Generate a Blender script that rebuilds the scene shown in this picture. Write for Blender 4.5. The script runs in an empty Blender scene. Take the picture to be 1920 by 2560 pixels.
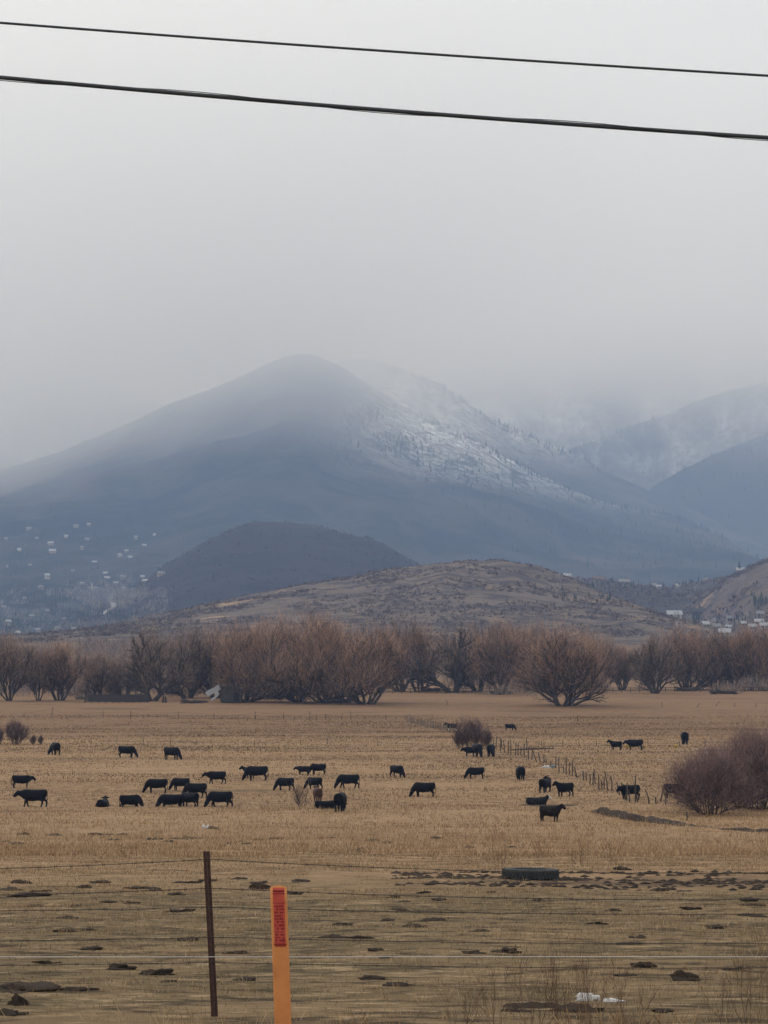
import bpy, bmesh, math, random
import numpy as np
from mathutils import Vector, Matrix, Euler
R = math.radians
scene = bpy.context.scene
COL = scene.collection

# ------------------------------------------------------------------ camera
F = 6166.0            # focal length in photograph pixels (1920 wide)
CZ = 9.8              # camera height above the flat meadow
CLOUD_A, CLOUD_B = .00044, .0018
PITCH = math.atan(389.0 / F)
cd = bpy.data.cameras.new('camera'); cam = bpy.data.objects.new('camera', cd); COL.objects.link(cam)
cam.location = (0, 0, CZ); cam.rotation_euler = (R(90) + PITCH, 0, 0)
cd.sensor_fit = 'HORIZONTAL'; cd.sensor_width = 36.0; cd.lens = 36.0 * F / 1920.0
cd.clip_start = 0.1; cd.clip_end = 60000
scene.camera = cam

# ------------------------------------------------------------------ world
SUN_EL, SUN_AZ = R(38), R(-62)      # azimuth from +Y, negative = left of the view
w = bpy.data.worlds.new("World"); scene.world = w; w.use_nodes = True
nt = w.node_tree; nt.nodes.clear()
def N(t, **k):
    n = nt.nodes.new(t)
    for a, b in k.items(): setattr(n, a, b)
    return n
out = N('ShaderNodeOutputWorld'); bg = N('ShaderNodeBackground')
sky = N('ShaderNodeTexSky', sky_type='NISHITA'); sky.sun_disc = False
sky.sun_elevation = SUN_EL; sky.sun_rotation = SUN_AZ
hs = N('ShaderNodeHueSaturation'); hs.inputs['Saturation'].default_value = 0.12; hs.inputs['Value'].default_value = 0.07
nt.links.new(sky.outputs[0], hs.inputs['Color'])
tc = N('ShaderNodeTexCoord'); sep = N('ShaderNodeSeparateXYZ'); nt.links.new(tc.outputs['Generated'], sep.inputs[0])
mr = N('ShaderNodeMapRange'); mr.inputs[1].default_value = 0.0; mr.inputs[2].default_value = 0.7
nt.links.new(sep.outputs['Z'], mr.inputs[0])
ramp = N('ShaderNodeValToRGB')
ramp.color_ramp.elements[0].position = 0.0; ramp.color_ramp.elements[0].color = (.72, .74, .77, 1)
ramp.color_ramp.elements[1].position = 1.0; ramp.color_ramp.elements[1].color = (0.79, 0.80, 0.82, 1)
e = ramp.color_ramp.elements.new(0.20); e.color = (.675, .698, .725, 1)
e = ramp.color_ramp.elements.new(0.36); e.color = (0.425, 0.447, 0.475, 1)
nt.links.new(mr.outputs[0], ramp.inputs[0])
ns = N('ShaderNodeTexNoise'); ns.inputs['Scale'].default_value = 3.2; ns.inputs['Detail'].default_value = 5
ns.inputs['Distortion'].default_value = 0.3
mp = N('ShaderNodeMapping'); mp.inputs['Scale'].default_value = (1, 1, 3.0)
nt.links.new(tc.outputs['Generated'], mp.inputs[0]); nt.links.new(mp.outputs[0], ns.inputs[0])
nr = N('ShaderNodeMapRange'); nr.inputs[1].default_value = .3; nr.inputs[2].default_value = .7
nr.inputs[3].default_value = 0.92; nr.inputs[4].default_value = 1.08
nt.links.new(ns.outputs[0], nr.inputs[0])
ml = N('ShaderNodeVectorMath', operation='SCALE'); nt.links.new(ramp.outputs[0], ml.inputs[0]); nt.links.new(nr.outputs[0], ml.inputs['Scale'])
# brighter towards the hidden sun
sm = N('ShaderNodeMapRange'); sm.inputs[1].default_value = -0.25; sm.inputs[2].default_value = 0.25
sm.inputs[3].default_value = 1.04; sm.inputs[4].default_value = 0.95
nt.links.new(sep.outputs['X'], sm.inputs[0])
ml2 = N('ShaderNodeVectorMath', operation='SCALE'); nt.links.new(ml.outputs[0], ml2.inputs[0]); nt.links.new(sm.outputs[0], ml2.inputs['Scale'])
ad = N('ShaderNodeVectorMath', operation='ADD'); nt.links.new(ml2.outputs[0], ad.inputs[0]); nt.links.new(hs.outputs[0], ad.inputs[1])
nt.links.new(ad.outputs[0], bg.inputs['Color']); bg.inputs['Strength'].default_value = 1.0
nt.links.new(bg.outputs[0], out.inputs['Surface'])

sd = bpy.data.lights.new('sun', 'SUN'); sun = bpy.data.objects.new('sun', sd); COL.objects.link(sun)
sd.energy = 0.6; sd.angle = R(25); sd.color = (1, .97, .93)
sdir = Vector((math.sin(SUN_AZ) * math.cos(SUN_EL), math.cos(SUN_AZ) * math.cos(SUN_EL), math.sin(SUN_EL)))
sun.rotation_euler = sdir.to_track_quat('Z', 'Y').to_euler(); sun.location = (0, 0, 50)

scene.view_settings.view_transform = 'Standard'; scene.view_settings.look = 'None'
scene.view_settings.exposure = 0.0; scene.view_settings.gamma = 1
scene.cycles.use_denoising = True
try: scene.cycles.denoiser = 'OPENIMAGEDENOISE'
except Exception: pass
scene.cycles.max_bounces = 14; scene.cycles.diffuse_bounces = 2; scene.cycles.volume_bounces = 10
scene.cycles.transparent_max_bounces = 8
scene.cycles.volume_max_steps = 64

# ------------------------------------------------------------------ helpers
rng = np.random.default_rng(7); random.seed(7)
CP, SP = math.cos(PITCH), math.sin(PITCH)
def ray(px, py):
    u = (px - 960.0) / F; v = (1280.0 - py) / F
    d = np.array([u, CP - v * SP, SP + v * CP]); return d / d[1]
def P(px, py, d): return np.array([0, 0, CZ]) + ray(px, py) * d

_perm = np.random.default_rng(3).permutation(512); _perm = np.concatenate([_perm, _perm])
_g = np.random.default_rng(4).uniform(-1, 1, 512)
def vnoise(x, y):
    x = np.asarray(x, float); y = np.asarray(y, float)
    xi = np.floor(x).astype(int); yi = np.floor(y).astype(int); fx = x - xi; fy = y - yi
    fx = fx * fx * (3 - 2 * fx); fy = fy * fy * (3 - 2 * fy)
    def h(a, b): return _g[_perm[(_perm[a & 511] + b) & 511] & 511]
    return (h(xi, yi) * (1 - fx) + h(xi + 1, yi) * fx) * (1 - fy) + (h(xi, yi + 1) * (1 - fx) + h(xi + 1, yi + 1) * fx) * fy
def fbm(x, y, o=5, lac=2.03, g=.5):
    s = 0; a = 1; n = 0
    for i in range(o):
        s = s + a * vnoise(x + 17.3 * i, y - 9.1 * i); n += a; a *= g; x = x * lac; y = y * lac
    return s / n
def ridged(x, y, o=4):
    s = 0; a = 1; n = 0
    for i in range(o):
        s = s + a * (1 - 2 * np.abs(vnoise(x + 31 * i, y + 7 * i))); n += a; a *= .5; x = x * 2.1; y = y * 2.1
    return s / n

PD = np.array([-400, 0, 8, 12, 20, 30, 45, 60, 80, 100, 120, 138, 155, 280, 400, 460, 520, 640, 900, 1200, 1500, 2500, 12000.])
PZ = np.array([-1.6, -1.6, -1.8, -2.2, -2.87, -3.55, -4.42, -5.2, -6.25, -7.4, -8.65, -9.5, -9.8, -9.8, -9.8, -8.9, -7.25, -6.1, -1.2, 11, 15, 18, 20.])
def ground(x, y):
    x = np.asarray(x, float); y = np.asarray(y, float)
    z = CZ + (np.interp(y, PD, PZ) * 2 + np.interp(y - 4, PD, PZ) + np.interp(y + 4, PD, PZ)) / 4
    a = np.clip((y - 14) / 30, 0, 1)
    z = z + a * (.10 * fbm(x / 3.1, y / 2.3, 4) + .16 * fbm(x / 19., y / 19., 3)) + np.clip((y - 700) / 400, 0, 1) * 2 * fbm(x / 180., y / 180., 3)
    # grassy bank lip beside the sod ditch
    return z

def obj(name, V, Fc, mat, parent=None, smooth=False):
    me = bpy.data.meshes.new(name)
    V = np.asarray(V, dtype=np.float32); nf = len(Fc)
    if isinstance(Fc, np.ndarray):
        k = Fc.shape[1]
        me.vertices.add(len(V)); me.vertices.foreach_set('co', V.ravel())
        me.loops.add(nf * k); me.loops.foreach_set('vertex_index', Fc.astype(np.int32).ravel())
        me.polygons.add(nf); me.polygons.foreach_set('loop_start', np.arange(0, nf * k, k, dtype=np.int32))
        me.update(calc_edges=True)
    else:
        me.from_pydata([tuple(v) for v in V.tolist()], [], [tuple(f) for f in Fc]); me.update()
    if smooth: me.shade_smooth()
    if mat: me.materials.append(mat)
    o = bpy.data.objects.new(name, me); COL.objects.link(o)
    if parent is not None: o.parent = parent
    return o
def tag(o, label=None, cat=None, group=None, kind=None):
    if label: o['label'] = label
    if cat: o['category'] = cat
    if group: o['group'] = group
    if kind: o['kind'] = kind
    return o
def empty(name, loc, label, cat, group=None, rz=0):
    o = bpy.data.objects.new(name, None); COL.objects.link(o); o.location = tuple(loc); o.rotation_euler = (0, 0, rz)
    o.empty_display_size = .2
    return tag(o, label, cat, group)

class MB:
    def __init__(s): s.v = []; s.f = []
    def add(s, V, Fc):
        b = len(s.v); s.v.extend([tuple(map(float, p)) for p in V]); s.f.extend([tuple(b + i for i in f) for f in Fc])
    def tube(s, pts, rad, n=6, cap=True):
        pts = [np.array(p, float) for p in pts]; V = []; m = len(pts)
        if np.isscalar(rad): rad = [rad] * m
        for i, p in enumerate(pts):
            t = pts[min(i + 1, m - 1)] - pts[max(i - 1, 0)]; t = t / (np.linalg.norm(t) + 1e-9)
            a = np.array([0, 0, 1.]) if abs(t[2]) < .9 else np.array([0, 1., 0])
            u = np.cross(t, a); u /= np.linalg.norm(u); q = np.cross(u, t)
            r = rad[i]; ru, rq = (r if not np.isscalar(r) else (r, r))
            for k in range(n):
                th = 2 * math.pi * k / n; V.append(p + u * ru * math.cos(th) + q * rq * math.sin(th))
        Fc = [(i * n + k, i * n + (k + 1) % n, (i + 1) * n + (k + 1) % n, (i + 1) * n + k) for i in range(m - 1) for k in range(n)]
        if cap: Fc += [tuple(range(n - 1, -1, -1)), tuple(range((m - 1) * n, m * n))]
        s.add(V, Fc)
    def box(s, c, size, rz=0, rx=0, ry=0):
        M = Euler((rx, ry, rz)).to_matrix()
        V = [np.array(c) + np.array(M @ Vector((size[0] * a / 2, size[1] * b / 2, size[2] * d / 2))) for a in (-1, 1) for b in (-1, 1) for d in (-1, 1)]
        s.add(V, [(0, 1, 3, 2), (4, 6, 7, 5), (0, 4, 5, 1), (2, 3, 7, 6), (0, 2, 6, 4), (1, 5, 7, 3)])
    def build(s, name, mat, parent=None, smooth=False): return obj(name, np.array(s.v), s.f, mat, parent, smooth)

# ------------------------------------------------------------------ materials
def mat(name, base, rough=.9, spec=.2, metal=0.0):
    m = bpy.data.materials.new(name); m.use_nodes = True; b = m.node_tree.nodes['Principled BSDF']
    b.inputs['Base Color'].default_value = (*base, 1); b.inputs['Roughness'].default_value = rough
    b.inputs['Specular IOR Level'].default_value = spec; b.inputs['Metallic'].default_value = metal
    return m
def ramp_set(r, stops):
    els = r.color_ramp.elements
    while len(els) > 1: els.remove(els[-1])
    els[0].position = stops[0][0]; els[0].color = (*stops[0][1], 1)
    for p, c in stops[1:]:
        e = els.new(p); e.color = (*c, 1)
def noisemat(name, stops, scale, detail=6, rough=.95, stretch=(1, 1, 1), bump=0.0, bscale=None, spec=.1, coord='Object', dist=0.0):
    m = mat(name, (0, 0, 0), rough, spec); t = m.node_tree; b = t.nodes['Principled BSDF']
    c = t.nodes.new('ShaderNodeTexCoord'); mp = t.nodes.new('ShaderNodeMapping'); mp.inputs['Scale'].default_value = stretch
    n = t.nodes.new('ShaderNodeTexNoise'); n.inputs['Scale'].default_value = scale; n.inputs['Detail'].default_value = detail
    n.inputs['Distortion'].default_value = dist; n.inputs['Roughness'].default_value = .6
    r = t.nodes.new('ShaderNodeValToRGB'); ramp_set(r, stops)
    t.links.new(c.outputs[coord], mp.inputs[0]); t.links.new(mp.outputs[0], n.inputs[0]); t.links.new(n.outputs[0], r.inputs[0])
    t.links.new(r.outputs[0], b.inputs['Base Color'])
    if bump:
        n2 = t.nodes.new('ShaderNodeTexNoise'); n2.inputs['Scale'].default_value = bscale or scale * 3; n2.inputs['Detail'].default_value = 5
        t.links.new(mp.outputs[0], n2.inputs[0])
        bp = t.nodes.new('ShaderNodeBump'); bp.inputs['Distance'].default_value = bump
        t.links.new(n2.outputs[0], bp.inputs['Height']); t.links.new(bp.outputs[0], b.inputs['Normal'])
    return m
def islandmat(name, stops, rough=.95, patch=None, pscale=.05, pstretch=(1, 1, 1), translucent=0):
    """each blade / twig takes its own colour from the ramp; patch mixes a second ramp by a world-sized noise"""
    m = mat(name, (0, 0, 0), rough, .05); t = m.node_tree; b = t.nodes['Principled BSDF']
    g = t.nodes.new('ShaderNodeNewGeometry'); r = t.nodes.new('ShaderNodeValToRGB'); ramp_set(r, stops)
    t.links.new(g.outputs['Random Per Island'], r.inputs[0]); last = r.outputs[0]
    if patch:
        r2 = t.nodes.new('ShaderNodeValToRGB'); ramp_set(r2, patch); t.links.new(g.outputs['Random Per Island'], r2.inputs[0])
        c = t.nodes.new('ShaderNodeTexCoord'); mp = t.nodes.new('ShaderNodeMapping'); mp.inputs['Scale'].default_value = pstretch
        n = t.nodes.new('ShaderNodeTexNoise'); n.inputs['Scale'].default_value = pscale; n.inputs['Detail'].default_value = 6; n.inputs['Roughness'].default_value = .62
        t.links.new(c.outputs['Object'], mp.inputs[0]); t.links.new(mp.outputs[0], n.inputs[0])
        k = t.nodes.new('ShaderNodeMapRange'); k.inputs[1].default_value = .44; k.inputs[2].default_value = .56
        t.links.new(n.outputs[0], k.inputs[0])
        mx = t.nodes.new('ShaderNodeMix'); mx.data_type = 'RGBA'
        t.links.new(k.outputs[0], mx.inputs['Factor']); t.links.new(last, mx.inputs[6]); t.links.new(r2.outputs[0], mx.inputs[7]); last = mx.outputs[2]
    t.links.new(last, b.inputs['Base Color'])
    return m

# ------------------------------------------------------------------ ground
def ground_material():
    m = mat('ground_soil', (0, 0, 0), .97, .05); t = m.node_tree; b = t.nodes['Principled BSDF']; L = t.links.new
    def nn(k, **a):
        n = t.nodes.new(k)
        for x, y in a.items(): setattr(n, x, y)
        return n
    def noise(scale, stretch=(1, 1, 1), detail=6, rough=.6, dist=0):
        mp = nn('ShaderNodeMapping'); mp.inputs['Scale'].default_value = stretch; L(c.outputs['Object'], mp.inputs[0])
        n = nn('ShaderNodeTexNoise'); n.inputs['Scale'].default_value = scale; n.inputs['Detail'].default_value = detail
        n.inputs['Roughness'].default_value = rough; n.inputs['Distortion'].default_value = dist; L(mp.outputs[0], n.inputs[0]); return n.outputs[0]
    def rng_(v, a, b_, lo=0, hi=1):
        k = nn('ShaderNodeMapRange'); k.inputs[1].default_value = a; k.inputs[2].default_value = b_; k.inputs[3].default_value = lo; k.inputs[4].default_value = hi
        L(v, k.inputs[0]); return k.outputs[0]
    def mix(f, a, b_):
        k = nn('ShaderNodeMix', data_type='RGBA')
        if isinstance(f, float): k.inputs['Factor'].default_value = f
        else: L(f, k.inputs['Factor'])
        for s, v in ((6, a), (7, b_)):
            if isinstance(v, tuple): k.inputs[s].default_value = (*v, 1)
            else: L(v, k.inputs[s])
        return k.outputs[2]
    def math_(op, a, b_):
        k = nn('ShaderNodeMath', operation=op)
        for i, v in enumerate((a, b_)):
            if isinstance(v, (int, float)): k.inputs[i].default_value = v
            else: L(v, k.inputs[i])
        return k.outputs[0]
    c = nn('ShaderNodeTexCoord'); sp = nn('ShaderNodeSeparateXYZ'); L(c.outputs['Object'], sp.inputs[0]); Y = sp.outputs['Y']; X = sp.outputs['X']
    # meadow: tan with reddish bands
    mead = mix(rng_(noise(.035, (.35, 1, 1), 6), .42, .58), (.27, .170, .094), (.175, .105, .060))
    mead = mix(rng_(noise(.9, (1, 1, 1), 6, .7), .38, .66), mead, (.37, .25, .14))
    redf = math_('MULTIPLY', rng_(Y, 330., 380.), rng_(Y, 900., 700.))
    mead = mix(math_('MULTIPLY', redf, .6), mead, (.165, .095, .056))
    # grazed foreground: olive
    near = mix(rng_(noise(.35, (.6, 1, 1), 7, .65), .40, .60), (.145, .106, .058), (.235, .16, .088))
    near = mix(rng_(noise(1.7, (.7, 1, 1), 8, .74), .48, .60), near, (.06, .044, .027))
    near = mix(rng_(noise(2.3, (.7, 1, 1), 8, .75), .54, .64), near, (.36, .26, .15))
    yn = math_('ADD', Y, math_('MULTIPLY', noise(.12, (1, 1, 1), 4), 16.))
    col = mix(rng_(yn, 60., 78.), near, mead)
    # bare soil strip where the tyre lies
    soilm = math_('MULTIPLY', rng_(yn, 66.5, 68.5), rng_(yn, 76., 73.5))
    soilm = math_('MULTIPLY', soilm, rng_(math_('ADD', X, math_('MULTIPLY', noise(.3), 3.)), 1., 5.))
    soilm = math_('MULTIPLY', soilm, rng_(noise(1.3, (.6, 1, 1), 7, .75), .40, .56))
    col = mix(soilm, col, (.075, .050, .038))
    # scattered damp dung / trodden soil
    sp2 = math_('MULTIPLY', rng_(noise(.95, (.5, 1, 1), 6, .62, .6), .615, .66), rng_(Y, 130., 120.))
    col = mix(sp2, col, (.062, .044, .033))
    sp3 = math_('MULTIPLY', rng_(noise(.16, (.30, 1, 1), 7, .66), .57, .63), rng_(Y, 160., 170.))
    col = mix(math_('MULTIPLY', sp3, .6), col, (.11, .075, .05))
    far = mix(rng_(noise(.01, (.5, 1, 1), 6, .7), .4, .6), (.20, .135, .085), (.13, .09, .065))
    col = mix(rng_(Y, 700., 900.), col, far)
    L(col, b.inputs['Base Color'])
    bp = nn('ShaderNodeBump'); bp.inputs['Distance'].default_value = .05; bp.inputs['Strength'].default_value = .8; L(noise(9., (1, 1, 1), 6, .7), bp.inputs['Height'])
    L(bp.outputs[0], b.inputs['Normal'])
    return m
ys = np.concatenate([np.arange(-60, 10, 5), np.arange(10, 160, .5), np.geomspace(160, 12000, 420)])
us = np.linspace(-1, 1, 260)
hw = 14 + .42 * np.maximum(ys, 0) + np.clip(-ys, 0, 60)
X = us[None, :] * hw[:, None]; Y = np.repeat(ys[:, None], len(us), 1); Z = ground(X, Y)
def grid_faces(nr, nc):
    i = np.arange(nr - 1)[:, None] * nc + np.arange(nc - 1)[None, :]
    return np.stack([i, i + 1, i + nc + 1, i + nc], -1).reshape(-1, 4)
tag(obj('ground', np.stack([X, Y, Z], -1).reshape(-1, 3), grid_faces(*X.shape), ground_material(), smooth=True), kind='structure')

# ------------------------------------------------------------------ hills and mountains
def crest_fn(pts, D):
    p = np.array([P(a, b, D) for a, b in pts]); return p[:, 0], p[:, 2]
class Layer:
    def __init__(s, name, pts, D, y0, yb, power, namp, nsc, cn=0.0, Dvar=0.0):
        s.name = name; s.cx, s.cz = crest_fn(pts, D); s.D = D; s.y0 = y0; s.yb = yb; s.p = power; s.na = namp; s.ns = nsc; s.cn = cn
    def h(s, x, y):
        x = np.asarray(x, float); y = np.asarray(y, float)
        g = ground(x, y)
        cz = np.interp(x, s.cx, s.cz)
        cz = cz + s.cn * fbm(x / (s.ns * .22), x * 0 + 3.3, 4)
        tf = np.clip((y - s.y0) / (s.D - s.y0), 0, 1); tb = np.clip((s.yb - y) / (s.yb - s.D), 0, 1)
        if s.p >= 1: S = tf ** s.p
        else: S = np.sin(tf * math.pi / 2) ** (1 / max(s.p, .3) * .8)
        S = np.where(y > s.D, tb * tb * (3 - 2 * tb), S)
        base = np.where(cz > g, g, g - 8)
        env = np.sin(np.clip(np.where(y > s.D, tb, tf), 0, 1) * math.pi) ** .8 * np.clip((cz - g) / (s.cz.max() - CZ), 0, 1)
        z = base + (cz - base) * S + env * s.na * (ridged(x / s.ns + 5, y / (s.ns * 1.6) + 2, 5) - .35)
        return np.where(cz > g, z, g - 8 - 20 * S)
    def mesh(s, material, dx, nyf, nyb, x0=None, x1=None):
        xs = np.arange(s.cx[0] if x0 is None else x0, (s.cx[-1] if x1 is None else x1) + dx, dx)
        yy = np.concatenate([np.linspace(s.y0, s.D, nyf), np.linspace(s.D, s.yb, nyb)[1:]])
        XX, YY = np.meshgrid(xs, yy); ZZ = s.h(XX, YY)
        ZZ[0, :] -= 3; ZZ[-1, :] -= 3
        return tag(obj(s.name, np.stack([XX, YY, ZZ], -1).reshape(-1, 3), grid_faces(*XX.shape), material, smooth=True), kind='structure')

L_front = Layer('sagebrush_hill', [(-900, 1640), (0, 1610), (210, 1592), (300, 1578), (380, 1560), (560, 1512), (760, 1468), (950, 1428), (1060, 1414), (1150, 1407), (1240, 1406), (1320, 1420), (1390, 1447), (1500, 1495), (1600, 1535), (1690, 1578), (1760, 1610), (2000, 1640)], 1750, 1210, 2300, .5, 9, 95, 1.0)
L_dark = Layer('dark_hill', [(160, 1640), (240, 1578), (310, 1530), (386, 1470), (450, 1420), (520, 1373), (590, 1336), (650, 1314), (700, 1316), (790, 1322), (870, 1338), (920, 1352), (960, 1372), (1045, 1415), (1120, 1450), (1250, 1520), (1400, 1640)], 3400, 2350, 4300, .55, 22, 220, 3)
L_saddle = Layer('saddle_ridge', [(1150, 1640), (1330, 1480), (1390, 1446), (1450, 1452), (1560, 1466), (1640, 1474), (1700, 1470), (1760, 1458), (1820, 1444), (1900, 1430), (2100, 1420), (2500, 1500), (2900, 1640)], 2600, 1950, 3300, .5, 12, 120, 2)
L_right = Layer('right_hill', [(1600, 1640), (1660, 1590), (1720, 1530), (1770, 1482), (1820, 1450), (1850, 1434), (1880, 1416), (1920, 1398), (2100, 1340), (2400, 1330), (2900, 1480), (3200, 1640)], 2200, 1450, 2900, .6, 14, 110, 2)
L_main = Layer('main_mountain', [(-2200, 1500), (-1400, 1420), (-700, 1330), (-300, 1230), (0, 1178), (130, 1138), (300, 1068), (430, 1008), (530, 972), (640, 922), (700, 896), (745, 885), (790, 890), (860, 918), (930, 966), (1000, 1010), (1090, 1056), (1180, 1094), (1260, 1142), (1340, 1182), (1430, 1226), (1500, 1254), (1640, 1284), (1700, 1300), (1760, 1325), (1820, 1360), (1870, 1392), (1930, 1425), (2050, 1500), (2300, 1600)], 6500, 2050, 8200, 1.75, 85, 430, 6)
L_ridge = Layer('snowy_ridge', [(300, 1350), (560, 1100), (700, 990), (800, 915), (880, 892), (960, 905), (1020, 925), (1100, 956), (1209, 1035), (1312, 1083), (1438, 1137), (1553, 1197), (1640, 1235), (1760, 1290), (1900, 1340), (2200, 1450), (2600, 1560)], 7300, 4800, 8600, 1.3, 80, 700, 8)
L_rdark = Layer('right_dark_mountain', [(1350, 1500), (1500, 1330), (1637, 1215), (1700, 1178), (1800, 1130), (1920, 1080), (2200, 1000), (2600, 960), (3200, 1100), (4000, 1400)], 7700, 6300, 8400, 1.15, 60, 800, 8)
L_rsnow = Layer('right_snowy_mountain', [(700, 1400), (1100, 1250), (1300, 1165), (1400, 1130), (1499, 1101), (1590, 1062), (1673, 1035), (1752, 999), (1824, 975), (1920, 955), (2300, 880), (2900, 900), (3800, 1200)], 8500, 7300, 9300, 1.1, 70, 800, 8)
L_far = Layer('far_snowy_mountain', [(-3500, 900), (-1500, 820), (-600, 830), (-200, 870), (0, 905), (130, 922), (270, 962), (400, 1010), (560, 1060), (760, 1040), (900, 930), (1100, 850), (1400, 800), (1920, 770), (2600, 760), (4200, 900)], 9500, 8350, 10300, 1.05, 90, 900, 8)
LAYERS = [L_front, L_dark, L_saddle, L_right, L_main, L_ridge, L_rdark, L_rsnow, L_far]
def H(x, y):
    z = ground(x, y)
    for l in LAYERS:
        z = np.maximum(z, np.where((y > l.y0) & (y < l.yb), l.h(x, y), -99))
    return z
def hit(px, py, d0, d1, steps=1500, fn=H):
    r = ray(px, py); d = np.linspace(d0, d1, steps)
    z = CZ + r[2] * d; h = fn(r[0] * d, d); k = np.argmax(h >= z)
    if h[k] < z[k]: k = int(np.argmin(z - h))
    return np.array([r[0] * d[k], d[k], h[k]])
def on_ground(px, py): return hit(px, py, 14, 1300, 12000, ground)

def scrub_material(name, A, B, C, sc, stretch, snow=None, tree=None):
    """grass, scrub and bare soil patches; optional snow by height and slope"""
    m = mat(name, (0, 0, 0), .95, .05); t = m.node_tree; b = t.nodes['Principled BSDF']; L = t.links.new
    c = t.nodes.new('ShaderNodeTexCoord')
    def noise(scale, stretch=(1, 1, 1), detail=7, rough=.65, dist=0):
        mp = t.nodes.new('ShaderNodeMapping'); mp.inputs['Scale'].default_value = stretch; L(c.outputs['Object'], mp.inputs[0])
        n = t.nodes.new('ShaderNodeTexNoise'); n.inputs['Scale'].default_value = scale; n.inputs['Detail'].default_value = detail
        n.inputs['Roughness'].default_value = rough; n.inputs['Distortion'].default_value = dist; L(mp.outputs[0], n.inputs[0]); return n.outputs[0]
    def rg(v, a, b_):
        k = t.nodes.new('ShaderNodeMapRange'); k.inputs[1].default_value = a; k.inputs[2].default_value = b_; L(v, k.inputs[0]); return k.outputs[0]
    def mix(f, a, b_):
        k = t.nodes.new('ShaderNodeMix'); k.data_type = 'RGBA'; L(f, k.inputs['Factor'])
        for s, v in ((6, a), (7, b_)):
            if isinstance(v, tuple): k.inputs[s].default_value = (*v, 1)
            else: L(v, k.inputs[s])
        return k.outputs[2]
    def mul(a, b_):
        k = t.nodes.new('ShaderNodeMath'); k.operation = 'MULTIPLY'
        for i, v in enumerate((a, b_)):
            if isinstance(v, (int, float)): k.inputs[i].default_value = v
            else: L(v, k.inputs[i])
        return k.outputs[0]
    col = mix(rg(noise(sc, stretch, 8, .68, .5), .46, .56), A, B)
    col = mix(rg(noise(sc * .35, stretch, 7, .7, .8), .57, .66), col, C)
    col = mix(rg(noise(sc * 6, stretch, 4, .7), .55, .75), col, B)
    if snow:
        z0, z1, amt, sst = snow[:4]; snow_soft = .03 if len(snow) == 4 else 0
        sp = t.nodes.new('ShaderNodeSeparateXYZ'); L(c.outputs['Object'], sp.inputs[0])
        f = rg(sp.outputs['Z'], z0, z1)
        nw = 3.0 if snow_soft else 1.0; n1 = rg(noise(.0042, sst, 8, .75, .5 if snow_soft else 1.2), 1 - amt - .05 * nw, 1 - amt + .06 * nw)
        n2 = rg(noise(.045, (1, 1, .5), 6, .8), .42 - snow_soft, .58 - snow_soft)
        if len(snow) > 4: f = mul(f, rg(sp.outputs['X'], snow[4], snow[5]))
        col = mix(mul(mul(f, n1), n2), col, (.80, .82, .86))
    L(col, b.inputs['Base Color'])
    bp = t.nodes.new('ShaderNodeBump'); bp.inputs['Distance'].default_value = min(4.0, 1.2 / (sc * 20)); bp.inputs['Strength'].default_value = .6
    L(noise(sc * 6), bp.inputs['Height']); L(bp.outputs[0], b.inputs['Normal'])
    return m
M_front = scrub_material('sagebrush_slope', (.15, .122, .10), (.062, .052, .055), (.33, .23, .14), .05, (.6, 1, 2.2))
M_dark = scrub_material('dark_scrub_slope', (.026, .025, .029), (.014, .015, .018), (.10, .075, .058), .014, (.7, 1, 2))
M_sad = scrub_material('saddle_scrub', (.060, .052, .05), (.04, .038, .04), (.20, .145, .095), .018, (.7, 1, 2))
M_right = scrub_material('right_scrub', (.115, .092, .078), (.055, .048, .050), (.29, .20, .13), .035, (.6, 1, 2.2))
M_main = scrub_material('mountain_slope', (.040, .044, .043), (.011, .019, .020), (.075, .062, .054), .0035, (.8, 1, 1.5), snow=(390, 600, .56, (2.6, 1, 1), -130, 90))
M_snowr = scrub_material('snowy_slope', (.07, .065, .06), (.03, .034, .036), (.09, .08, .07), .004, (.8, 1, 1.5), snow=(560, 780, .56, (2.2, 1, 1)))
M_rs = scrub_material('streaked_slope', (.06, .06, .058), (.035, .04, .042), (.08, .07, .065), .0035, (.8, 1, 1.5), snow=(560, 820, .45, (1.8, 1, 1)))
M_rd = scrub_material('dark_slope', (.045, .045, .042), (.025, .030, .030), (.07, .06, .055), .0035, (.8, 1, 1.5), snow=(640, 860, .45, (2.2, 1, 1)))  # dark slope colours with streaks of snow higher up
M_far = scrub_material('far_snow_slope', (.055, .058, .06), (.03, .036, .04), (.08, .078, .076), (.0025), (.8, 1, 1.5), snow=(380, 620, .48, (1.4, 1, 1)))
L_front.mesh(M_front, 5, 90, 30)
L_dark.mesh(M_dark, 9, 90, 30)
L_saddle.mesh(M_sad, 8, 70, 25)
L_right.mesh(M_right, 7, 80, 25)
L_main.mesh(M_main, 22, 170, 40)
L_ridge.mesh(M_snowr, 26, 90, 25)
L_rdark.mesh(M_rd, 28, 90, 25)
L_rsnow.mesh(M_rs, 30, 80, 20)
L_far.mesh(M_far, 34, 80, 20)

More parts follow.
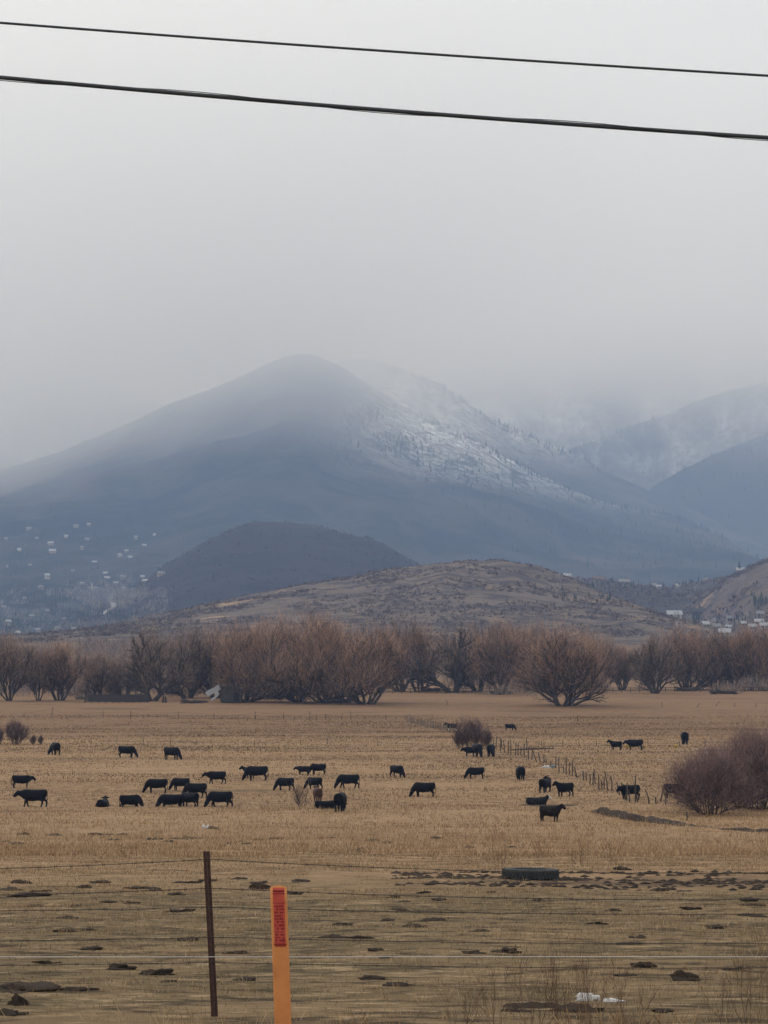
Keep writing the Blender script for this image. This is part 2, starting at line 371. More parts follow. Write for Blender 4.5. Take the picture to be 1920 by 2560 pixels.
# ------------------------------------------------------------------ grass and scrub (uncountable)
def blades(name, material, x, y, h, wd, kind_label, lean=.35, fn=None, z=None):
    n = len(x); z = (fn or ground)(x, y) if z is None else z
    th = rng.uniform(0, 2 * math.pi, n); la = rng.uniform(0, 2 * math.pi, n); lr = np.abs(rng.normal(0, lean, n)) * h
    dx, dy = np.cos(th) * wd / 2, np.sin(th) * wd / 2
    lx, ly = np.cos(la) * lr, np.sin(la) * lr
    V = np.empty((n, 4, 3))
    V[:, 0] = np.stack([x - dx, y - dy, z - .02], -1); V[:, 1] = np.stack([x + dx, y + dy, z - .02], -1)
    V[:, 2] = np.stack([x + lx + dx * .25, y + ly + dy * .25, z + h], -1); V[:, 3] = np.stack([x + lx - dx * .25, y + ly - dy * .25, z + h * .97], -1)
    Fc = np.arange(n * 4).reshape(-1, 4)
    return tag(obj(name, V.reshape(-1, 3), Fc, material), kind='stuff')
def scatter(n, y0, y1, spread=.21, pw=1.0):
    y = (y0 ** (pw + 1) + rng.uniform(0, 1, n) * (y1 ** (pw + 1) - y0 ** (pw + 1))) ** (1 / (pw + 1))
    return rng.uniform(-spread, spread, n) * y, y
STRAW = [(0, (.20, .127, .068)), (.5, (.31, .20, .11)), (1, (.46, .32, .18))]
RUST = [(0, (.075, .046, .028)), (.5, (.14, .085, .05)), (1, (.24, .15, .085))]
OLIVE = [(0, (.10, .075, .040)), (.4, (.15, .112, .058)), (.8, (.22, .16, .085)), (1, (.36, .26, .145))]
M_short = islandmat('cropped_grass', OLIVE, patch=[(0, (.055, .044, .024)), (.6, (.12, .09, .045)), (1, (.22, .16, .085))], pscale=1.2, pstretch=(.7, 1, 1))
M_straw = islandmat('straw_grass', STRAW, patch=RUST, pscale=.07, pstretch=(.3, 1, 1))
M_tall = islandmat('tall_straw', [(0, (.24, .155, .084)), (.5, (.36, .24, .135)), (1, (.50, .355, .21))], patch=STRAW, pscale=.3)
def strip_zone(x, y): return (y > 56) & (y < 71 + 2 * fbm(x / 4., x * 0, 3)) & (x > -2) & (fbm(x / 3., y / 1.5, 3) > -.3)
x, y = scatter(90000, 17, 100, .22, .6)
m = fbm(x / 1.7, y / 1.2, 4); k = (m > -.22) & ~strip_zone(x, y); x, y, m = x[k], y[k], m[k]
blades('cropped_grass', M_short, x, y, rng.uniform(.008, .03, len(x)) * (1 + np.clip(m, 0, 1)) * np.sqrt(y / 25), .007 * np.sqrt(y / 20) ** 1.3, '', 1.6)
x, y = scatter(90000, 18, 100, .22, .8)
m = fbm(x / 2.3 + 9, y / 1.3 + 4, 4); k = (m > .20) & ~strip_zone(x, y); x, y = x[k], y[k]
blades('pale_grass_tufts', M_tall, x, y, rng.uniform(.03, .09, len(x)) * (y / 30) ** .3, .007 * np.sqrt(y / 20) ** 1.3, '', .9)
# long straw on the edge of the terrace
x, y = scatter(60000, 88, 175, .22, 0)
m = fbm(x / 6. + 3, y / 4., 4); k = m + .25 * np.sin((y - 85) / 90 * math.pi) > .02; x, y = x[k], y[k]
blades('long_straw_grass', M_tall, x, y, rng.uniform(.08, .30, len(x)), .035, '', .8)
# meadow
x, y = scatter(150000, 150, 460, .2, .5)
m = fbm(x / 22., y / 9., 4); h = rng.uniform(.03, .11, len(x)) * (1 + 1.6 * np.clip(m + .1, 0, 1))
k = (m > -.35); blades('meadow_grass', M_straw, x[k], y[k], h[k], .08 * (y[k] / 220), '', 1.3)
# roadside growth right below the camera: tall straw tufts and brown weeds
T = [(190, 2540, 7), (455, 2552, 8), (1000, 2545, 6), (1170, 2575, 8), (1550, 2550, 9), (1750, 2545, 7), (880, 2570, 8), (1330, 2575, 7), (30, 2575, 7), (1890, 2560, 9), (1640, 2565, 8), (600, 2580, 8)]
xs_, ys_, hs_ = [], [], []
for px, py, q in T:
    b = P(px, py, 13.5 + rng.uniform(0, 2.5)); n_ = 210
    xs_.append(b[0] + rng.normal(0, .16, n_)); ys_.append(b[1] + rng.normal(0, .3, n_)); hs_.append(rng.uniform(.14, .36, n_) * q / 8)
x = np.concatenate(xs_); y = np.concatenate(ys_); h = np.concatenate(hs_)
blades('roadside_straw', M_tall, x, y, h, .006, '', .35)

# ------------------------------------------------------------------ bare woody plants
def bare(seed, Hh, W, nstem, ntwig, tl=1.5, tw=.03, lean=0.0, levels=3, rs=.22, spread=.55, upw=.35, base=.25, shape=1.0):
    """limbs as tubes, twigs as thin bent slivers; crown outline is an uneven dome Hh high, W wide"""
    r = np.random.default_rng(seed); mb = MB(); ends = []
    def inside(p):
        az_ = math.atan2(p[1], p[0]); q = math.sqrt(p[0] ** 2 + p[1] ** 2) / (W / 2) * (1 + .20 * math.sin(3 * az_ + seed) + .14 * math.sin(7 * az_ + 2 * seed)); zt = p[2] / Hh * (1 + .10 * math.sin(2 * az_ + seed * 1.7) + .07 * math.sin(5 * az_ + seed))
        return (q * 1.02) ** 2 * .9 + max(0, (zt - .45) / .58) ** 2 < 1.0 and p[2] > Hh * .04
    def grow(p, d, L, rad, lv):
        n = 5; pts = [p.copy()]; rr = [rad]; q = p.copy(); dd = d.copy()
        for i in range(n):
            dd = dd + r.normal(0, .14, 3) + np.array([0, 0, upw * .22]); dd /= np.linalg.norm(dd)
            q = q + dd * L / n
            if not inside(q) and i > 0: break
            pts.append(q.copy()); rr.append(rad * (1 - .62 * (i + 1) / n)); ends.append((q.copy(), dd.copy(), lv))
            if lv < levels:
                for _ in range(2 if r.random() < .75 else 1):
                    a = r.normal(0, 1, 3); a -= a.dot(dd) * dd; a /= np.linalg.norm(a) + 1e-6
                    nd = dd + a * r.uniform(.45, 1.0) * spread * 1.5; nd[2] += -.05 if i < 2 and lv == 0 else .1; nd /= np.linalg.norm(nd)
                    grow(q, nd, L * r.uniform(.42, .78), rr[-1] * .68, lv + 1)
        mb.tube(pts, rr, 5 if lv < 2 else 3, cap=False)
    for s in range(nstem):
        az = 2 * math.pi * (s + r.uniform(-.3, .3)) / nstem; tilt = r.uniform(.15, 1.0) * spread * 1.25
        if nstem == 1: tilt *= .15
        d = np.array([math.cos(az) * math.sin(tilt) + lean, math.sin(az) * math.sin(tilt), math.cos(tilt)]); d /= np.linalg.norm(d)
        p0 = np.array([math.cos(az), math.sin(az), 0]) * base * (0 if nstem == 1 else r.uniform(.5, 1.5)); p0[2] = -.15
        grow(p0, d, Hh * r.uniform(.62, .85), rs * r.uniform(.7, 1.1), 0)
    E = [e for e in ends if e[2] >= 1 and e[0][2] > Hh * .07]
    pi = r.integers(0, len(E), ntwig)
    p = np.array([E[i][0] for i in pi]) + r.normal(0, tl * .38, (ntwig, 3)); d = np.array([E[i][1] for i in pi])
    d = d + r.normal(0, .38, (ntwig, 3)); d[:, 2] += upw; d /= np.linalg.norm(d, axis=1)[:, None]
    L = tl * r.uniform(.4, 1.15, ntwig)[:, None]
    side = np.cross(d, r.normal(0, 1, (ntwig, 3))); side /= np.linalg.norm(side, axis=1)[:, None]; side *= tw / 2
    bend = r.normal(0, .14, (ntwig, 3)) * L; bend[:, 2] += .08 * L[:, 0]
    mid = p + d * L * .55; tip = p + d * L + bend
    V = np.stack([p - side, p + side, mid + side * .8, mid - side * .8, tip + side * .3, tip - side * .3], 1).reshape(-1, 3)
    b = np.arange(ntwig)[:, None] * 6
    Fc = np.concatenate([b + np.array([[0, 1, 2, 3]]), b + np.array([[3, 2, 4, 5]])], 0)
    return mb, V, Fc
M_bark = noisemat('willow_bark', [(.3, (.035, .030, .028)), (.7, (.085, .072, .064))], 2.5, bump=.03)
M_twig = islandmat('willow_twigs', [(0, (.21, .13, .092)), (.5, (.38, .235, .16)), (1, (.54, .36, .26))])
M_twig2 = islandmat('grey_willow_twigs', [(0, (.18, .127, .10)), (.5, (.32, .23, .18)), (1, (.47, .345, .28))])
M_btwig = islandmat('bush_twigs', [(0, (.13, .085, .08)), (.5, (.23, .15, .14)), (1, (.36, .25, .23))])
M_bstem = mat('bush_stem', (.075, .056, .054))
class Plant:
    def __init__(s, trunk_name, crown_name, mt, mc, *a, **k):
        mb, V, Fc = bare(*a, **k); V[:, 2] = np.maximum(V[:, 2], .05); s.H = a[1]; s.W = a[2]
        s.t = mb.build(trunk_name, mt, smooth=True); s.c = obj(crown_name, V, Fc, mc); s.used = False; s.tn, s.cn = trunk_name, crown_name
    def place(s, name, loc, sx, sz, rz, label, cat, group):
        root = empty(name, loc, label, cat, group, rz); root.scale = (sx, sx, sz)
        if not s.used: t, c = s.t, s.c; s.used = True
        else:
            t = s.t.copy(); c = s.c.copy(); COL.objects.link(t); COL.objects.link(c)
        t.parent = root; c.parent = root; return root
W1 = [Plant('trunk', 'crown', M_bark, M_twig, 11, 14, 15, 7, 6000, tl=1.9, tw=.038, rs=.36, spread=.85, upw=.42, base=.8),
      Plant('trunk', 'crown', M_bark, M_twig, 12, 14, 17, 7, 6800, tl=1.9, tw=.038, rs=.40, spread=1.0, upw=.40, base=.8),
      Plant('trunk', 'crown', M_bark, M_twig2, 13, 14, 14, 6, 4800, tl=1.8, tw=.038, rs=.40, spread=.8, upw=.5, base=.6),
      Plant('trunk', 'crown', M_bark, M_twig, 14, 14, 15, 9, 6800, tl=2.0, tw=.038, rs=.32, spread=.95, upw=.45, base=1.1),
      Plant('trunk', 'crown', M_bark, M_twig2, 15, 14, 12, 3, 3900, tl=1.6, tw=.036, rs=.55, spread=.85, upw=.4, base=.5),
      Plant('trunk', 'crown', M_bark, M_twig2, 16, 12, 11, 7, 4200, tl=1.8, tw=.05, rs=.22, spread=.7, upw=.5, base=.5)]
# (photo x, photo y of the foot, crown top y, crown width in photo px, prototype, label)
TR = [
 (23, 1752, 1612, 112, 5, 'bare reddish willow at the far left edge of the tree row, many thin stems'),
 (96, 1751, 1640, 60, 5, 'small slim willow between the two leftmost big willows'),
 (150, 1751, 1620, 112, 0, 'bare willow with low arching limbs left of the dark round bale'),
 (243, 1745, 1648, 92, 5, 'thin grey willow behind the left end of the old corral'),
 (312, 1744, 1650, 90, 2, 'low willow behind the middle of the old corral'),
 (380, 1753, 1586, 122, 4, 'tall single trunk tree at the right end of the old corral'),
 (470, 1746, 1592, 130, 2, 'leaning willow arching over the tilted grey shed roof'),
 (540, 1744, 1590, 130, 3, 'dense willow directly behind the collapsed shed'),
 (616, 1755, 1576, 140, 1, 'big spreading willow just right of the collapsed shed'),
 (690, 1748, 1572, 140, 3, 'brushy willow left of the tallest willow'),
 (745, 1756, 1548, 190, 1, 'tallest willow in the tree row with limbs spreading near the ground'),
 (810, 1757, 1576, 130, 3, 'bushy orange tinted willow right of the tallest willow'),
 (862, 1757, 1582, 130, 0, 'willow with fine orange twigs before the leaning willow'),
 (915, 1761, 1590, 165, 3, 'right end willow of the front clump, twigs sweeping right'),
 (1000, 1729, 1572, 120, 2, 'willow with dark forked top behind the right end of the clump'),
 (1050, 1729, 1584, 120, 0, 'willow standing behind the rail fence left of the thick trunk'),
 (1136, 1731, 1578, 135, 4, 'thick trunked willow in the middle behind the rail fence'),
 (1195, 1728, 1580, 110, 2, 'willow between the thick trunk and the vase shaped willow'),
 (1252, 1736, 1577, 132, 0, 'vase shaped willow with dark multiple trunks left of the lone front willow'),
 (1318, 1729, 1585, 110, 5, 'willow half hidden behind the lone front willow'),
 (1407, 1765, 1586, 190, 3, 'lone willow standing forward in the meadow, fan of many stems'),
 (1470, 1726, 1612, 80, 5, 'thin willow just right of the lone front willow'),
 (1510, 1725, 1612, 74, 5, 'slim upright willow left of the low forked willow'),
 (1556, 1725, 1628, 80, 0, 'low forked willow in the gap of the right row'),
 (1638, 1734, 1606, 104, 2, 'pale twigged willow with clear fan of stems right of the gap'),
 (1722, 1725, 1584, 140, 3, 'wide dense willow over a dark thicket on the right'),
 (1790, 1724, 1590, 100, 2, 'willow between the wide one and the right edge pair'),
 (1838, 1724, 1606, 80, 5, 'small crooked willow above the fallen logs'),
 (1872, 1726, 1582, 95, 0, 'second willow from the right edge behind the rail fence'),
 (1918, 1726, 1578, 110, 3, 'willow cut by the right edge of the row'),
 (-60, 1752, 1600, 130, 1, 'willow just past the left end of the view'), (1990, 1726, 1580, 130, 0, 'willow just past the right end of the view'),
]
FD = {}
for i, (px, py, top, wpx, k, lab) in enumerate(TR):
    b = on_ground(px, py); d = b[1]; p = W1[k]
    hh = (py - top) / F * d; ww = wpx / F * d
    if px in (-60, 1990): continue
    p.place('willow_tree', b, ww / p.W * 1.22, hh / p.H * 1.05, (i * 2.4) % 6.28, lab, 'tree', 'bare willows across the far side of the meadow')
# low grey brush behind the row
def brush_mass(name, pts, material, label=None):
    """pts: list of x, y, height, width, n slivers"""
    r = rng; Vs = []; 
    for (bx, by, bh, bw, n) in pts:
        z = float(H(bx, by)) if by > 1200 else float(ground(bx, by))
        a = r.uniform(0, 2 * math.pi, n); q = np.sqrt(r.uniform(0, 1, n)) * bw / 2; t = r.uniform(0, 1, n)
        hgt = bh * np.sqrt(np.clip(1 - (q / (bw / 2)) ** 2 * .8, 0, 1)) * t
        p = np.stack([bx + q * np.cos(a), by + q * np.sin(a), z + hgt * .8], -1)
        d = r.normal(0, .35, (n, 3)); d[:, 2] = np.abs(d[:, 2]) + .8; d /= np.linalg.norm(d, axis=1)[:, None]
        L = (bh * .35 * r.uniform(.5, 1.2, n))[:, None]; s = np.cross(d, r.normal(0, 1, (n, 3))); s /= np.linalg.norm(s, axis=1)[:, None]; s *= bh * .016
        Vs.append(np.stack([p - s, p + s, p + d * L + s * .5, p + d * L - s * .5], 1).reshape(-1, 3))
    V = np.concatenate(Vs); return tag(obj(name, V, np.arange(len(V)).reshape(-1, 4), material), kind='stuff')
M_gbrush = islandmat('grey_brush', [(0, (.13, .10, .085)), (.5, (.22, .17, .145)), (1, (.34, .27, .23))])
bp_ = []
for i in range(150):
    d = rng.uniform(600, 1150) if i > 45 else rng.uniform(560, 680); px = rng.uniform(-150, 2070)
    if 1440 < px < 1640 and d > 650 and rng.random() < .8: continue
    if i <= 45 and px > 980 and rng.random() < .8: continue
    bx = (px - 960) / F * d; bp_.append((bx, d, rng.uniform(3.5, 8) * (1.15 if px < 700 else .9) * (.55 if i <= 45 else 1), rng.uniform(8, 20), 420))
brush_mass('distant_brush', bp_, M_gbrush)
# scrub oak and sage on the hills
def shrubs(name, layer, n, size, pxr, material, y0, y1, thr, ns, dens=14):
    x = rng.uniform((pxr[0] - 960) / F * y1, (pxr[1] - 960) / F * y1, n * 3); y = rng.uniform(y0, y1, n * 3)
    k = fbm(x / ns, y / ns, 4) > thr; x, y = x[k][:n], y[k][:n]
    z = layer.h(x, y); k = z >= H(x, y) - .1; x, y, z = x[k], y[k], z[k]; n = len(x)
    s = size * rng.uniform(.5, 1.3, n)
    p = np.repeat(np.stack([x, y, z], -1), dens, 0); s = np.repeat(s, dens)[:, None]
    o = rng.normal(0, 1, (n * dens, 3)); o /= np.linalg.norm(o, axis=1)[:, None]; o[:, 2] = np.abs(o[:, 2]) * .75; o *= np.array([.95, .8, 1]) 
    c = p + o * s * rng.uniform(.3, 1, (n * dens, 1)); a = rng.normal(0, .30, (n * dens, 3)) * s; b = rng.normal(0, .30, (n * dens, 3)) * s
    V = np.stack([c, c + a, c + b], 1).reshape(-1, 3)
    return tag(obj(name, V, np.arange(len(V)).reshape(-1, 3), material), kind='stuff')
M_scrub = islandmat('scrub_oak', [(0, (.055, .042, .043)), (.5, (.095, .074, .073)), (1, (.17, .135, .125))])
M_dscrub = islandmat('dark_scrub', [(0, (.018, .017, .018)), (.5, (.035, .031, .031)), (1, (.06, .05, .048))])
M_sage = islandmat('sagebrush', [(0, (.10, .09, .075)), (.5, (.15, .135, .11)), (1, (.22, .20, .16))])
shrubs('hill_scrub', L_front, 12000, 1.7, (-200, 2000), M_scrub, 1215, 1850, .0, 30)
shrubs('hill_sagebrush', L_front, 9000, .9, (-200, 2000), M_sage, 1215, 1850, -.9, 46, 7)
shrubs('right_hill_scrub', L_right, 2600, 3.0, (1580, 2200), M_scrub, 1460, 2300, .03, 60)
shrubs('saddle_scrub', L_saddle, 1800, 4.0, (1300, 2200), M_scrub, 1960, 2650, -.05, 80)
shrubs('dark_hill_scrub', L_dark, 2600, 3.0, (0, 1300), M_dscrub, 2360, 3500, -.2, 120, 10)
# conifer woods on the high slopes
def conifers(name, layer, spots, material):
    V = []; 
    for (x, y, h) in spots:
        z = float(H(x, y)); r0 = h * rng.uniform(.13, .2); k = 6; a0 = rng.uniform(0, 6)
        for t in range(4):
            zb = z + h * (.08 + .22 * t); zt = z + h * min(1, .08 + .22 * t + .38); rr = r0 * (1 - .23 * t) * 1.1
            ring = [(x + rr * math.cos(a0 + 2 * math.pi * j / k) * rng.uniform(.7, 1.2), y + rr * math.sin(a0 + 2 * math.pi * j / k) * rng.uniform(.7, 1.2), zb + rng.uniform(-.03, .03) * h) for j in range(k)]
            for j in range(k): V += [ring[j], ring[(j + 1) % k], (x, y, zt)]
    return tag(obj(name, V, np.arange(len(V)).reshape(-1, 3), material), kind='stuff')
M_con = islandmat('conifer_needles', [(0, (.018, .028, .026)), (1, (.045, .06, .05))])
sp_ = []
def crest_spots(layer, p0, p1, n, back, h0, h1, jitter=1.0):
    for i in range(n):
        px = rng.uniform(p0, p1); x = (px - 960) / F * layer.D; y = layer.D - abs(rng.normal(0, back)) * jitter
        sp_.append((x, y, rng.uniform(h0, h1)))
crest_spots(L_main, 1660, 1880, 130, 60, 9, 18); crest_spots(L_main, 1240, 1660, 90, 120, 8, 16)
crest_spots(L_main, 1040, 1340, 80, 90, 8, 15)
for (px, py, n, s) in [(930, 1035, 90, 22), (985, 1110, 90, 24), (890, 1060, 50, 20), (1050, 1120, 60, 28), (850, 1130, 40, 30), (1150, 1180, 60, 50), (1560, 1330, 160, 90), (1700, 1370, 160, 70), (1300, 1290, 120, 90)]:
    for _ in range(n):
        h_ = hit(px + rng.normal(0, s), py + rng.normal(0, s * .6), 3500, 8000, 350, L_main.h); sp_.append((h_[0], h_[1], rng.uniform(7, 15)))
conifers('mountain_conifers', L_main, sp_, M_con)
sp_ = []
crest_spots(L_ridge, 990, 1500, 170, 40, 9, 18); crest_spots(L_rdark, 1650, 1920, 50, 200, 12, 24); crest_spots(L_rsnow, 1450, 1900, 60, 60, 12, 22)
conifers('ridge_conifers', L_ridge, sp_, M_con)

# ------------------------------------------------------------------ cows
def cow_mesh(pose):
    """one continuous body: head along +X, feet at z = 0"""
    mb = MB(); dz = 0.0
    neck, legs, turn = {'graze': ('low', 'stand', 0), 'graze_turned': ('low', 'walk', .7), 'stand': ('high', 'stand', 0), 'stand_turned': ('high', 'stand', .9),
        'walk': ('level', 'walk', 0), 'lying': ('high', 'lie', .3), 'graze_walk': ('low', 'walk', -.15), 'level': ('level', 'stand', .45)}[pose]
    if legs == 'lie': dz = -.56
    T = [(-1.01, 1.10, .08, .14), (-.99, 1.08, .22, .25), (-.90, 1.04, .31, .335), (-.66, .985, .355, .38), (-.3, .93, .39, .415), (.05, .905, .405, .44), (.35, .92, .38, .44), (.6, .965, .31, .415), (.78, .99, .24, .36), (.90, 1.0, .15, .27), (.96, 1.0, .05, .12)]
    n_ = 16; V_ = []
    for x, z, ry, rz in T:
        for k_ in range(n_):
            th = 2 * math.pi * k_ / n_; cc, ss = math.cos(th), math.sin(th); V_.append((x, ry * math.copysign(abs(cc) ** .95, cc), z + dz + rz * math.copysign(abs(ss) ** .95, ss)))
    mb.add(V_, [(i * n_ + j, i * n_ + (j + 1) % n_, (i + 1) * n_ + (j + 1) % n_, (i + 1) * n_ + j) for i in range(len(T) - 1) for j in range(n_)] + [tuple(range(n_)), tuple((len(T) - 1) * n_ + j for j in range(n_ - 1, -1, -1))])
    c, s = math.cos(turn), math.sin(turn)
    def tr(p):
        x, y, z = p; x -= .72; return (.72 + x * c - y * s, x * s + y * c, z + dz)
    if neck == 'low':
        N_ = [(.58, 0, 1.02, .20, .37), (.80, 0, .92, .18, .33), (.98, 0, .74, .15, .25), (1.08, 0, .56, .13, .19)]
        Hd = [(1.04, 0, .62, .12, .15), (1.12, 0, .50, .18, .19), (1.21, 0, .35, .155, .175), (1.29, 0, .20, .13, .135), (1.32, 0, .12, .115, .11), (1.33, 0, .06, .07, .07)]
        ear = (1.04, .57)
    elif neck == 'high':
        N_ = [(.58, 0, 1.06, .20, .36), (.82, 0, 1.15, .18, .30), (1.0, 0, 1.27, .14, .22), (1.12, 0, 1.37, .12, .17)]
        Hd = [(1.04, 0, 1.42, .12, .14), (1.13, 0, 1.42, .18, .19), (1.27, 0, 1.33, .155, .17), (1.43, 0, 1.22, .13, .13), (1.51, 0, 1.17, .115, .11), (1.55, 0, 1.14, .07, .07)]
        ear = (1.10, 1.44)
    else:
        N_ = [(.58, 0, 1.02, .20, .38), (.84, 0, 1.02, .18, .31), (1.04, 0, 1.05, .14, .23), (1.15, 0, 1.08, .12, .17)]
        Hd = [(1.08, 0, 1.14, .12, .14), (1.18, 0, 1.12, .18, .19), (1.32, 0, 1.02, .155, .17), (1.47, 0, .90, .13, .13), (1.54, 0, .84, .115, .11), (1.58, 0, .81, .07, .07)]
        ear = (1.12, 1.16)
    mb.tube([tr(a[:3]) for a in N_], [(a[3], a[4]) for a in N_], 10); mb.tube([tr(a[:3]) for a in Hd], [(a[3], a[4]) for a in Hd], 10)
    for sgn in (-1, 1):
        mb.tube([tr((ear[0], sgn * .09, ear[1])), tr((ear[0] - .02, sgn * .19, ear[1] + .0)), tr((ear[0] - .02, sgn * .33, ear[1] - .03))], [(.045, .06), (.04, .075), (.025, .035)], 6)
    if legs == 'lie':
        for sgn in (-1, 1):
            mb.tube([(.5, sgn * .22, .22), (.85, sgn * .27, .12), (.6, sgn * .30, .06), (.45, sgn * .28, .05)], [.12, .07, .05, .045], 8)
            mb.tube([(-.65, sgn * .27, .34), (-.25, sgn * .38, .2), (-.6, sgn * .42, .08), (-.3, sgn * .44, .06)], [.2, .11, .06, .05], 8)
    else:
        sw = {'stand': [(0, 0), (.03, -.05)], 'walk': [(.20, -.16), (-.16, .17)]}[legs]
        for i, sgn in enumerate((-1, 1)):
            a = sw[0][i] if legs == 'walk' else sw[0][i]; b = sw[1][i]
            mb.tube([(.55, sgn * .17, .95), (.56 + a * .1, sgn * .20, .68), (.57 + a * .6, sgn * .19, .42), (.55 + a, sgn * .18, .12), (.57 + a, sgn * .18, .045), (.59 + a, sgn * .18, 0)], [(.18, .14), (.14, .11), .085, .066, .075, .08], 8)
            mb.tube([(-.72, sgn * .14, 1.02), (-.68 + b * .1, sgn * .21, .75), (-.74 + b * .4, sgn * .20, .56), (-.86 + b * .8, sgn * .18, .42), (-.80 + b, sgn * .18, .12), (-.78 + b, sgn * .18, .045), (-.76 + b, sgn * .18, 0)], [(.28, .17), (.23, .14), (.15, .11), .085, .066, .075, .08], 8)
        mb.tube([(-.42, 0, .62), (-.5, 0, .53)], [.13, .09], 8)
    me0 = bpy.data.meshes.new('tmp'); me0.from_pydata(mb.v, [], mb.f); o0 = bpy.data.objects.new('tmp', me0); COL.objects.link(o0)
    rm = o0.modifiers.new('r', 'REMESH'); rm.mode = 'VOXEL'; rm.voxel_size = .032
    smm = o0.modifiers.new('s', 'SMOOTH'); smm.iterations = 2; smm.factor = .5
    dg = bpy.context.evaluated_depsgraph_get(); me = bpy.data.meshes.new_from_object(o0.evaluated_get(dg)); me.name = 'cow_' + pose
    bpy.data.objects.remove(o0); bpy.data.meshes.remove(me0)
    me.shade_smooth()
    # tail
    tb = MB()
    if legs == 'lie': tb.tube([(-.96, 0, 1.22 + dz), (-1.04, .03, 1.02 + dz), (-1.05, .12, .2), (-.95, .3, .06), (-.8, .4, .04)], [.035, .028, .018, .018, .035], 6)
    else: tb.tube([(-.94, 0, 1.28), (-1.02, 0, 1.22), (-1.06, .01, 1.0), (-1.05, .02, .7), (-1.03, .02, .56), (-1.04, .02, .42), (-1.03, .02, .30)], [.04, .034, .024, .018, .03, .04, .012], 6)
    tm = bpy.data.meshes.new('cow_tail'); tm.from_pydata(tb.v, [], tb.f); tm.shade_smooth()
    return me, tm
M_black = noisemat('black_hide', [(.3, (.003, .0035, .0055)), (.7, (.0065, .0075, .011))], 6, rough=.65, spec=.07, bump=.01, bscale=40)  # blue tint of the sky on the coat is mixed into the black
M_brown = noisemat('red_brown_hide', [(.3, (.045, .026, .02)), (.7, (.085, .05, .038))], 5, rough=.75)
M_dkbrown = noisemat('dark_brown_hide', [(.4, (.005, .004, .004)), (.62, (.025, .016, .012))], 3.5, rough=.7, spec=.06)
def facemat(name, dark, axis_from, lo, hi):
    m = mat(name, dark, .7, .2); t = m.node_tree; b = t.nodes['Principled BSDF']; c = t.nodes.new('ShaderNodeTexCoord'); s = t.nodes.new('ShaderNodeSeparateXYZ')
    k = t.nodes.new('ShaderNodeMapRange'); k.inputs[1].default_value = lo; k.inputs[2].default_value = hi; mx = t.nodes.new('ShaderNodeMix'); mx.data_type = 'RGBA'
    t.links.new(c.outputs['Object'], s.inputs[0]); t.links.new(s.outputs[axis_from], k.inputs[0]); t.links.new(k.outputs[0], mx.inputs['Factor'])
    mx.inputs[6].default_value = (*dark, 1); mx.inputs[7].default_value = (.62, .55, .46, 1); t.links.new(mx.outputs[2], b.inputs['Base Color']); return m
M_white_face = facemat('white_faced_hide', (.005, .005, .006), 'X', 1.12, 1.2)
M_white_leg = facemat('white_legged_hide', (.005, .005, .006), 'Z', .62, .42)
POSES = {}
def cow(px, py, pose, yaw, s, label, m=None, grp='black cattle grazing in the meadow', sink=0.0):
    if pose not in POSES: POSES[pose] = cow_mesh(pose)
    me, tm = POSES[pose]; b = on_ground(px, py)
    key = (pose, (m or M_black).name)
    if key not in POSES:
        a = me.copy(); a.materials.clear(); a.materials.append(m or M_black); t_ = tm.copy(); t_.materials.clear(); t_.materials.append(M_black if m in (M_white_face, M_white_leg, None) else m); POSES[key] = (a, t_)
    a, t_ = POSES[key]
    o = bpy.data.objects.new('cow', a); COL.objects.link(o); o.location = (b[0], b[1], b[2] - sink * .7 - .05); o.rotation_euler = (0, 0, R(yaw)); k_ = np.interp(py, [1825, 1860, 1900, 1935], [.84, .98, .98, .79]); k_ *= 1.12 if 60 < abs(yaw) < 120 else 1.0; s *= .96 * k_; o.scale = (s, s * (1.15 if 60 < abs(yaw) < 120 else 1.0), s * 1.02)
    t = bpy.data.objects.new('tail', t_); COL.objects.link(t); t.parent = o
    return tag(o, label, 'cow', grp)
# yaw: 0 = facing right, 180 = left, 90 = away, -90 = towards the camera
cow(138, 1887, 'graze_turned', 112, .98, 'black cow seen from behind grazing beside the far left bush')
cow(317, 1894, 'graze', -12, 1.0, 'black cow grazing to the right, left one of the far left pair')
cow(430, 1899, 'graze', -35, 1.05, 'black cow grazing angled to the camera, right one of the far left pair')
cow(54, 1969, 'level', 8, 1.0, 'black cow standing head up facing right near the left edge')
cow(84, 2017, 'walk', 176, 1.22, 'long black cow walking left with head level, nearest the left edge')
cow(258, 2016, 'lying', 80, .95, 'small black cow lying with its back to the camera, a low round hump', sink=.12)
cow(326, 2016, 'graze', 28, 1.05, 'black cow grazing to the right with hidden legs beside the small hump', sink=.34)
cow(392, 1982, 'graze', 178, 1.08, 'black cow grazing left at the left end of the tight cluster')
cow(451, 1976, 'graze', 160, .98, 'black cow grazing behind the cluster, between two others')
cow(489, 1994, 'graze_walk', 172, 1.08, 'black cow with level back, right end of the upper cluster')
cow(427, 2016, 'graze', 176, 1.1, 'black cow grazing left with legs hidden in grass, front left of the lower cluster', sink=.35)
cow(474, 2016, 'graze', 140, 1.05, 'black cow at the right side of the lower touching pair', sink=.1)
cow(550, 2017, 'graze_turned', 168, 1.15, 'black cow grazing left alone right of the lower cluster', sink=.1)
cow(541, 1959, 'walk', 176, 1.02, 'black cow walking left with raised head above the cluster')
cow(622, 1946, 'stand_turned', 125, .95, 'black cow half hidden behind the wide black cow in the upper middle left')
cow(642, 1951, 'graze', 178, 1.22, 'wide black cow grazing left in front of another in the upper middle left')
cow(758, 1937, 'level', 150, .82, 'small black cow looking left, left one of the upper middle pair')
cow(795, 1936, 'graze', 162, .98, 'black cow grazing left, right one of the upper middle pair')
cow(713, 1976, 'graze_turned', 150, 1.0, 'black cow grazing left beside the twiggy sapling')
